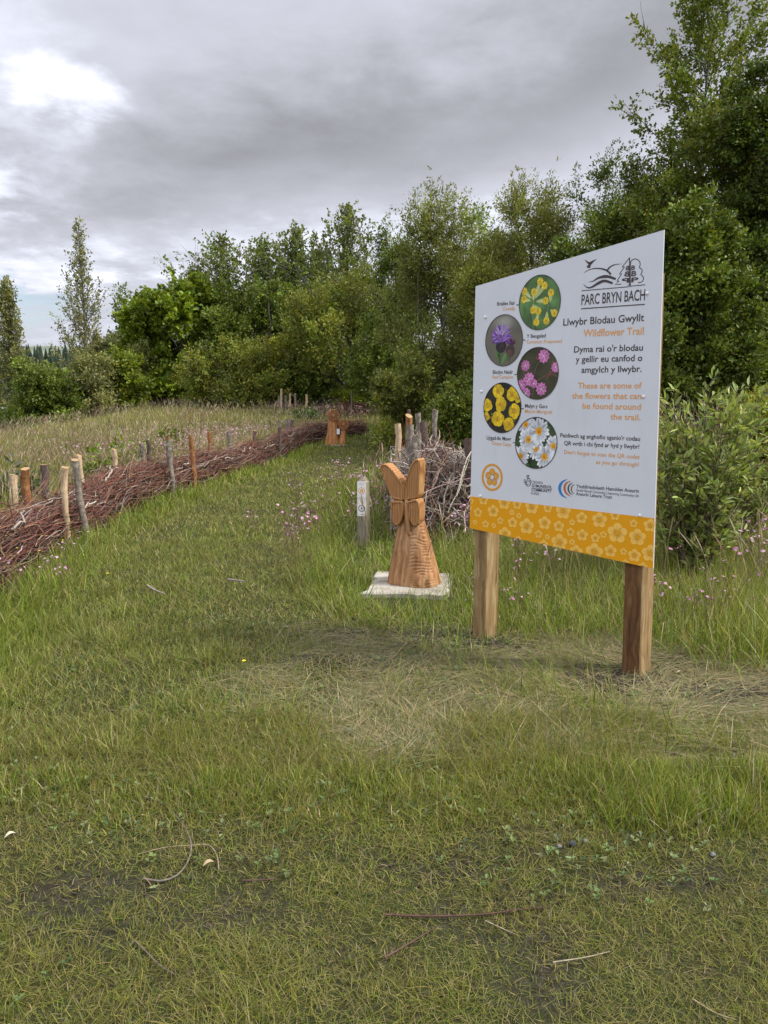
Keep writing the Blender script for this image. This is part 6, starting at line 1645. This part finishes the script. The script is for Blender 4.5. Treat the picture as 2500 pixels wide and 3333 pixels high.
# ------------------------------------------------------------------ waymark post
def waymark():
    q = at_dist(1183, 1780, 7.9); x, y = q[0], 7.9; z0 = tz(x, y); ztop = at_dist(1183, 1552, y)[2] - z0
    u = .3165 / FPX * (y * _cp + .8 * _sp)
    root = thing('waymark_post', (x, y, z0), R(-14), 'short weathered square post with two white trail markers', 'waymark')
    hw = 0.0575; mb = MB(); zt = ztop - .055; c = .008
    prof = [(-hw + c, -hw), (hw - c, -hw), (hw, -hw + c), (hw, hw - c), (hw - c, hw), (-hw + c, hw), (-hw, hw - c), (-hw, -hw + c)]
    V = [(a, b, z) for z in np.concatenate([[-.2], np.linspace(.1, zt, 8)]) for a, b in prof] + [(a * .30, b * .30, ztop) for a, b in prof]
    mb.add(V, [(i * 8 + k, i * 8 + (k + 1) % 8, (i + 1) * 8 + (k + 1) % 8, (i + 1) * 8 + k) for i in range(9) for k in range(8)] + [tuple(range(72, 80))])
    mb.build('shaft', WEATHERED, root)
    Y0 = -hw - .004; wpl = .098; top = ztop - (832 - 790) * u * 1.0; hp = 178 * u
    WP = (0.84, 0.80, 0.77)
    for i, (z1, rc) in enumerate(((top, (.72, .36, .06)), (top - hp - .004, (.06, .05, .055)))):
        mb = MB(); mb.box(-wpl / 2, wpl / 2, Y0, -hw - .0002, z1 - hp, z1, WP)
        lay = Y0 - .0006
        def fl_(pts, col, l=0):
            pts = np.asarray(pts, float); n = len(pts); cm = pts.mean(0); mb.add([(p[0], lay - .0004 * l, p[1]) for p in np.vstack([pts, cm])], [(k, (k + 1) % n, n) for k in range(n)], col)
        zc_ = z1 - hp * .54; th = np.linspace(0, 6.2832, 33)[:-1]; R0 = .037
        ci = lambda k: np.stack([np.cos(th) * R0 * k, zc_ + np.sin(th) * R0 * k], -1)
        fl_(ci(1.0), rc); fl_(ci(.80), WP, 1)
        az_ = z1 - hp * .10; GA = (.80, .79, .77); s_ = hp
        for off, col, l, k in ((0, (.34, .31, .30), 1, 1.35), (0, (.86, .85, .84), 2, 1.0)):
            fl_([(-.020 * k, az_ - .062 * s_ * 1.2), (0, az_ + .02 * s_ * k), (.020 * k, az_ - .062 * s_ * 1.2), (.011 * k, az_ - .075 * s_), (0, az_ - .01 * s_), (-.011 * k, az_ - .075 * s_)], col, l)
            fl_([(-.0035 * k, az_ - .03), (-.0035 * k, az_ - .005), (.0035 * k, az_ - .005), (.0035 * k, az_ - .03)], col, l)
        if i == 0:
            for k in range(5):
                a = math.pi / 2 + k * 1.2566; cpt = np.array((.0125 * math.cos(a), zc_ + .0125 * math.sin(a))); fl_(cpt + .0088 * np.stack([np.cos(th), np.sin(th)], -1), rc, 2)
            fl_(np.stack([np.cos(th) * .006, zc_ + np.sin(th) * .006], -1), WP, 3)
        else:
            fl_(np.stack([np.cos(th) * .0042 + .002, zc_ + .018 + np.sin(th) * .0046], -1), rc, 2)
            for L in ([(-.006, .011), (.005, .012), (.004, -.003), (-.005, -.003)], [(-.009, .010), (-.005, .011), (-.006, 0), (-.011, .001)], [(-.005, -.003), (0, -.003), (-.005, -.013), (-.009, -.024), (-.012, -.023), (-.009, -.011)], [(0, -.003), (.004, -.003), (.007, -.012), (.008, -.024), (.004, -.024), (.003, -.013)], [(.004, .010), (.012, .002), (.011, .0), (.003, .006)], [(.012, .004), (.0135, .004), (.014, -.024), (.0125, -.024)]):
                fl_([(a, zc_ + b) for a, b in L], rc, 2)
        for (a, b) in ((-.040, z1 - .014), (.040, z1 - .014), (-.040, z1 - hp + .014), (.040, z1 - hp + .014)): fl_(np.stack([a + np.cos(th) * .003, b + np.sin(th) * .003], -1), (.08, .07, .07), 1)
        zl = z1 - hp + .016; fl_([(-.026, zl), (.026, zl), (.026, zl + .0025), (-.026, zl + .0025)], (.30, .27, .28), 1); fl_(np.stack([np.cos(th) * .006, zl + np.sin(th) * .005], -1), (.30, .27, .28), 2)
        o = mb.build('trail_marker', PRINT, root); o['label'] = ('white marker with orange blossom ring and arrow', 'white marker with black walker ring and arrow')[i]
waymark()

# ------------------------------------------------------------------ litter on the turf
def twig(pts_px, r, col, label, lift=.004):
    P = []
    for px_, py_ in pts_px:
        d = ray(px_, py_); tt_ = -CAM_H / d[2]; p = np.array((0, 0, CAM_H)) + d * tt_
        for _ in range(3): tt_ = (tz(p[0], p[1]) + lift + .01 - CAM_H) / d[2]; p = np.array((0, 0, CAM_H)) + d * tt_
        P.append(p)
    P = np.array(P); xy = curve_pts(P[:, :2], 26)[0]
    zz = np.array([tz(a, b) for a, b in xy]) + lift + .008
    V, F = tubes(np.column_stack([xy, zz])[None], np.linspace(r, r * .55, 26)[None], 6); mb = MB(); mb.add(V, F, col)
    tag(mb.build('fallen_twig', TWIG, None, True), label, 'twig', 'twigs lying on the turf')
twig([(467, 2857), (520, 2866), (575, 2848), (612, 2800), (622, 2745), (600, 2690), (540, 2620), (470, 2592)], 0.0036, (.15, .125, .10), 'long hooked grey twig lying on the worn turf')
twig([(712, 2830), (706, 2785), (680, 2750), (620, 2750), (540, 2756), (450, 2778)], 0.0023, (.24, .19, .12), 'thin curved brown twig crossing the hooked twig')
twig([(1252, 2975), (1400, 2980), (1560, 2975), (1680, 2960), (1785, 2950)], 0.0036, (.085, .045, .035), 'long straight dark red twig on the turf')
twig([(1252, 3115), (1330, 3070), (1420, 3015)], 0.0030, (.10, .055, .045), 'short dark twig below the long straight one')
twig([(440, 3060), (480, 3100), (520, 3140), (570, 3170)], 0.0029, (.14, .11, .09), 'brown twig bent downhill in the lower turf')
twig([(790, 2864), (860, 2862), (900, 2858)], 0.0030, (.09, .05, .045), 'little reddish twig on bare soil')
twig([(1580, 2995), (1680, 3040)], 0.0023, (.26, .22, .14), 'pale straw twig under the long dark red one')
twig([(1800, 3130), (1900, 3115), (1985, 3095)], 0.0023, (.27, .23, .16), 'pale thin stalk right of the turf centre')
twig([(2255, 3250), (2330, 3295), (2400, 3318)], 0.0023, (.27, .22, .13), 'yellowish stalk near the lower right corner')
twig([(480, 1905), (505, 1920), (535, 1932)], .010, (.26, .22, .18), 'pale broken stick on the path', .05)
twig([(742, 1885), (800, 1892)], .009, (.22, .18, .16), 'grey stick lying across the path', .05)
rng = np.random.default_rng(77)
def stone(px_, py_, r, col, label):
    d = ray(px_, py_); p = np.array((0, 0, CAM_H)) + d * (-CAM_H / d[2]); z = tz(p[0], p[1])
    bm = bmesh.new(); bmesh.ops.create_icosphere(bm, subdivisions=3, radius=r)
    for v in bm.verts:
        n_ = float(fbm(np.array(v.co.x / r * 1.1 + 9), np.array(v.co.y / r * 1.1 + v.co.z / r + 9), int(r * 1e4), 3)); v.co *= .75 + .5 * n_; v.co.z *= .7
    me = bpy.data.meshes.new('stone'); bm.to_mesh(me); bm.free(); me.materials.append(STONE if col else STONE2)
    o = bpy.data.objects.new('stone', me); C.objects.link(o); o.location = (p[0], p[1], z + r * .75); tag(o, label, 'stone', 'small stones in the turf')
STONE = bark_material('dark_stone', (.025, .027, .03), (.06, .065, .07), (.13, .135, .14), (9, 9, 9)); STONE2 = bark_material('grey_stone', (.10, .10, .095), (.17, .17, .16), (.25, .25, .24), (9, 9, 9))
stone(1862, 2758, .014, 1, 'small dark stone in the grass below the sign'); stone(1905, 2745, .010, 0, 'small grey stone beside the dark one'); stone(1820, 2765, .009, 0, 'smaller grey stone on the other side of the dark one')
stone(2320, 2790, .011, 0, 'pale stone half hidden in the tall tuft at the right')
for (px_, py_, lab, col) in ((35, 2740, 'curled cream dead leaf on the worn turf at the left', (.46, .40, .29)), (680, 2832, 'tan dead leaf between the twigs', (.36, .27, .16)), (2210, 2200, 'flat tan chip at the foot of the right sign post', (.34, .27, .17))):
    d = ray(px_, py_); p = np.array((0, 0, CAM_H)) + d * (-CAM_H / d[2]); z = tz(p[0], p[1]) + .014; L = .019; mb = MB()
    n_ = 7; V = []
    for i in range(n_):
        t_ = i / (n_ - 1); w_ = L * .45 * math.sin(math.pi * (t_ * .9 + .05))
        V += [(-L + 2 * L * t_, -w_, .012 * math.sin(3 * t_) + .006), (-L + 2 * L * t_, 0, .010 * math.sin(3 * t_)), (-L + 2 * L * t_, w_, .012 * math.sin(3 * t_) + .007)]
    mb.add(V, [(3 * i + k, 3 * i + k + 1, 3 * i + k + 4, 3 * i + k + 3) for i in range(n_ - 1) for k in range(2)], col)
    tag(mb.build('dead_leaf', PINKM, None, True, (p[0], p[1], z), rng.uniform(0, 1)), lab, 'leaf')
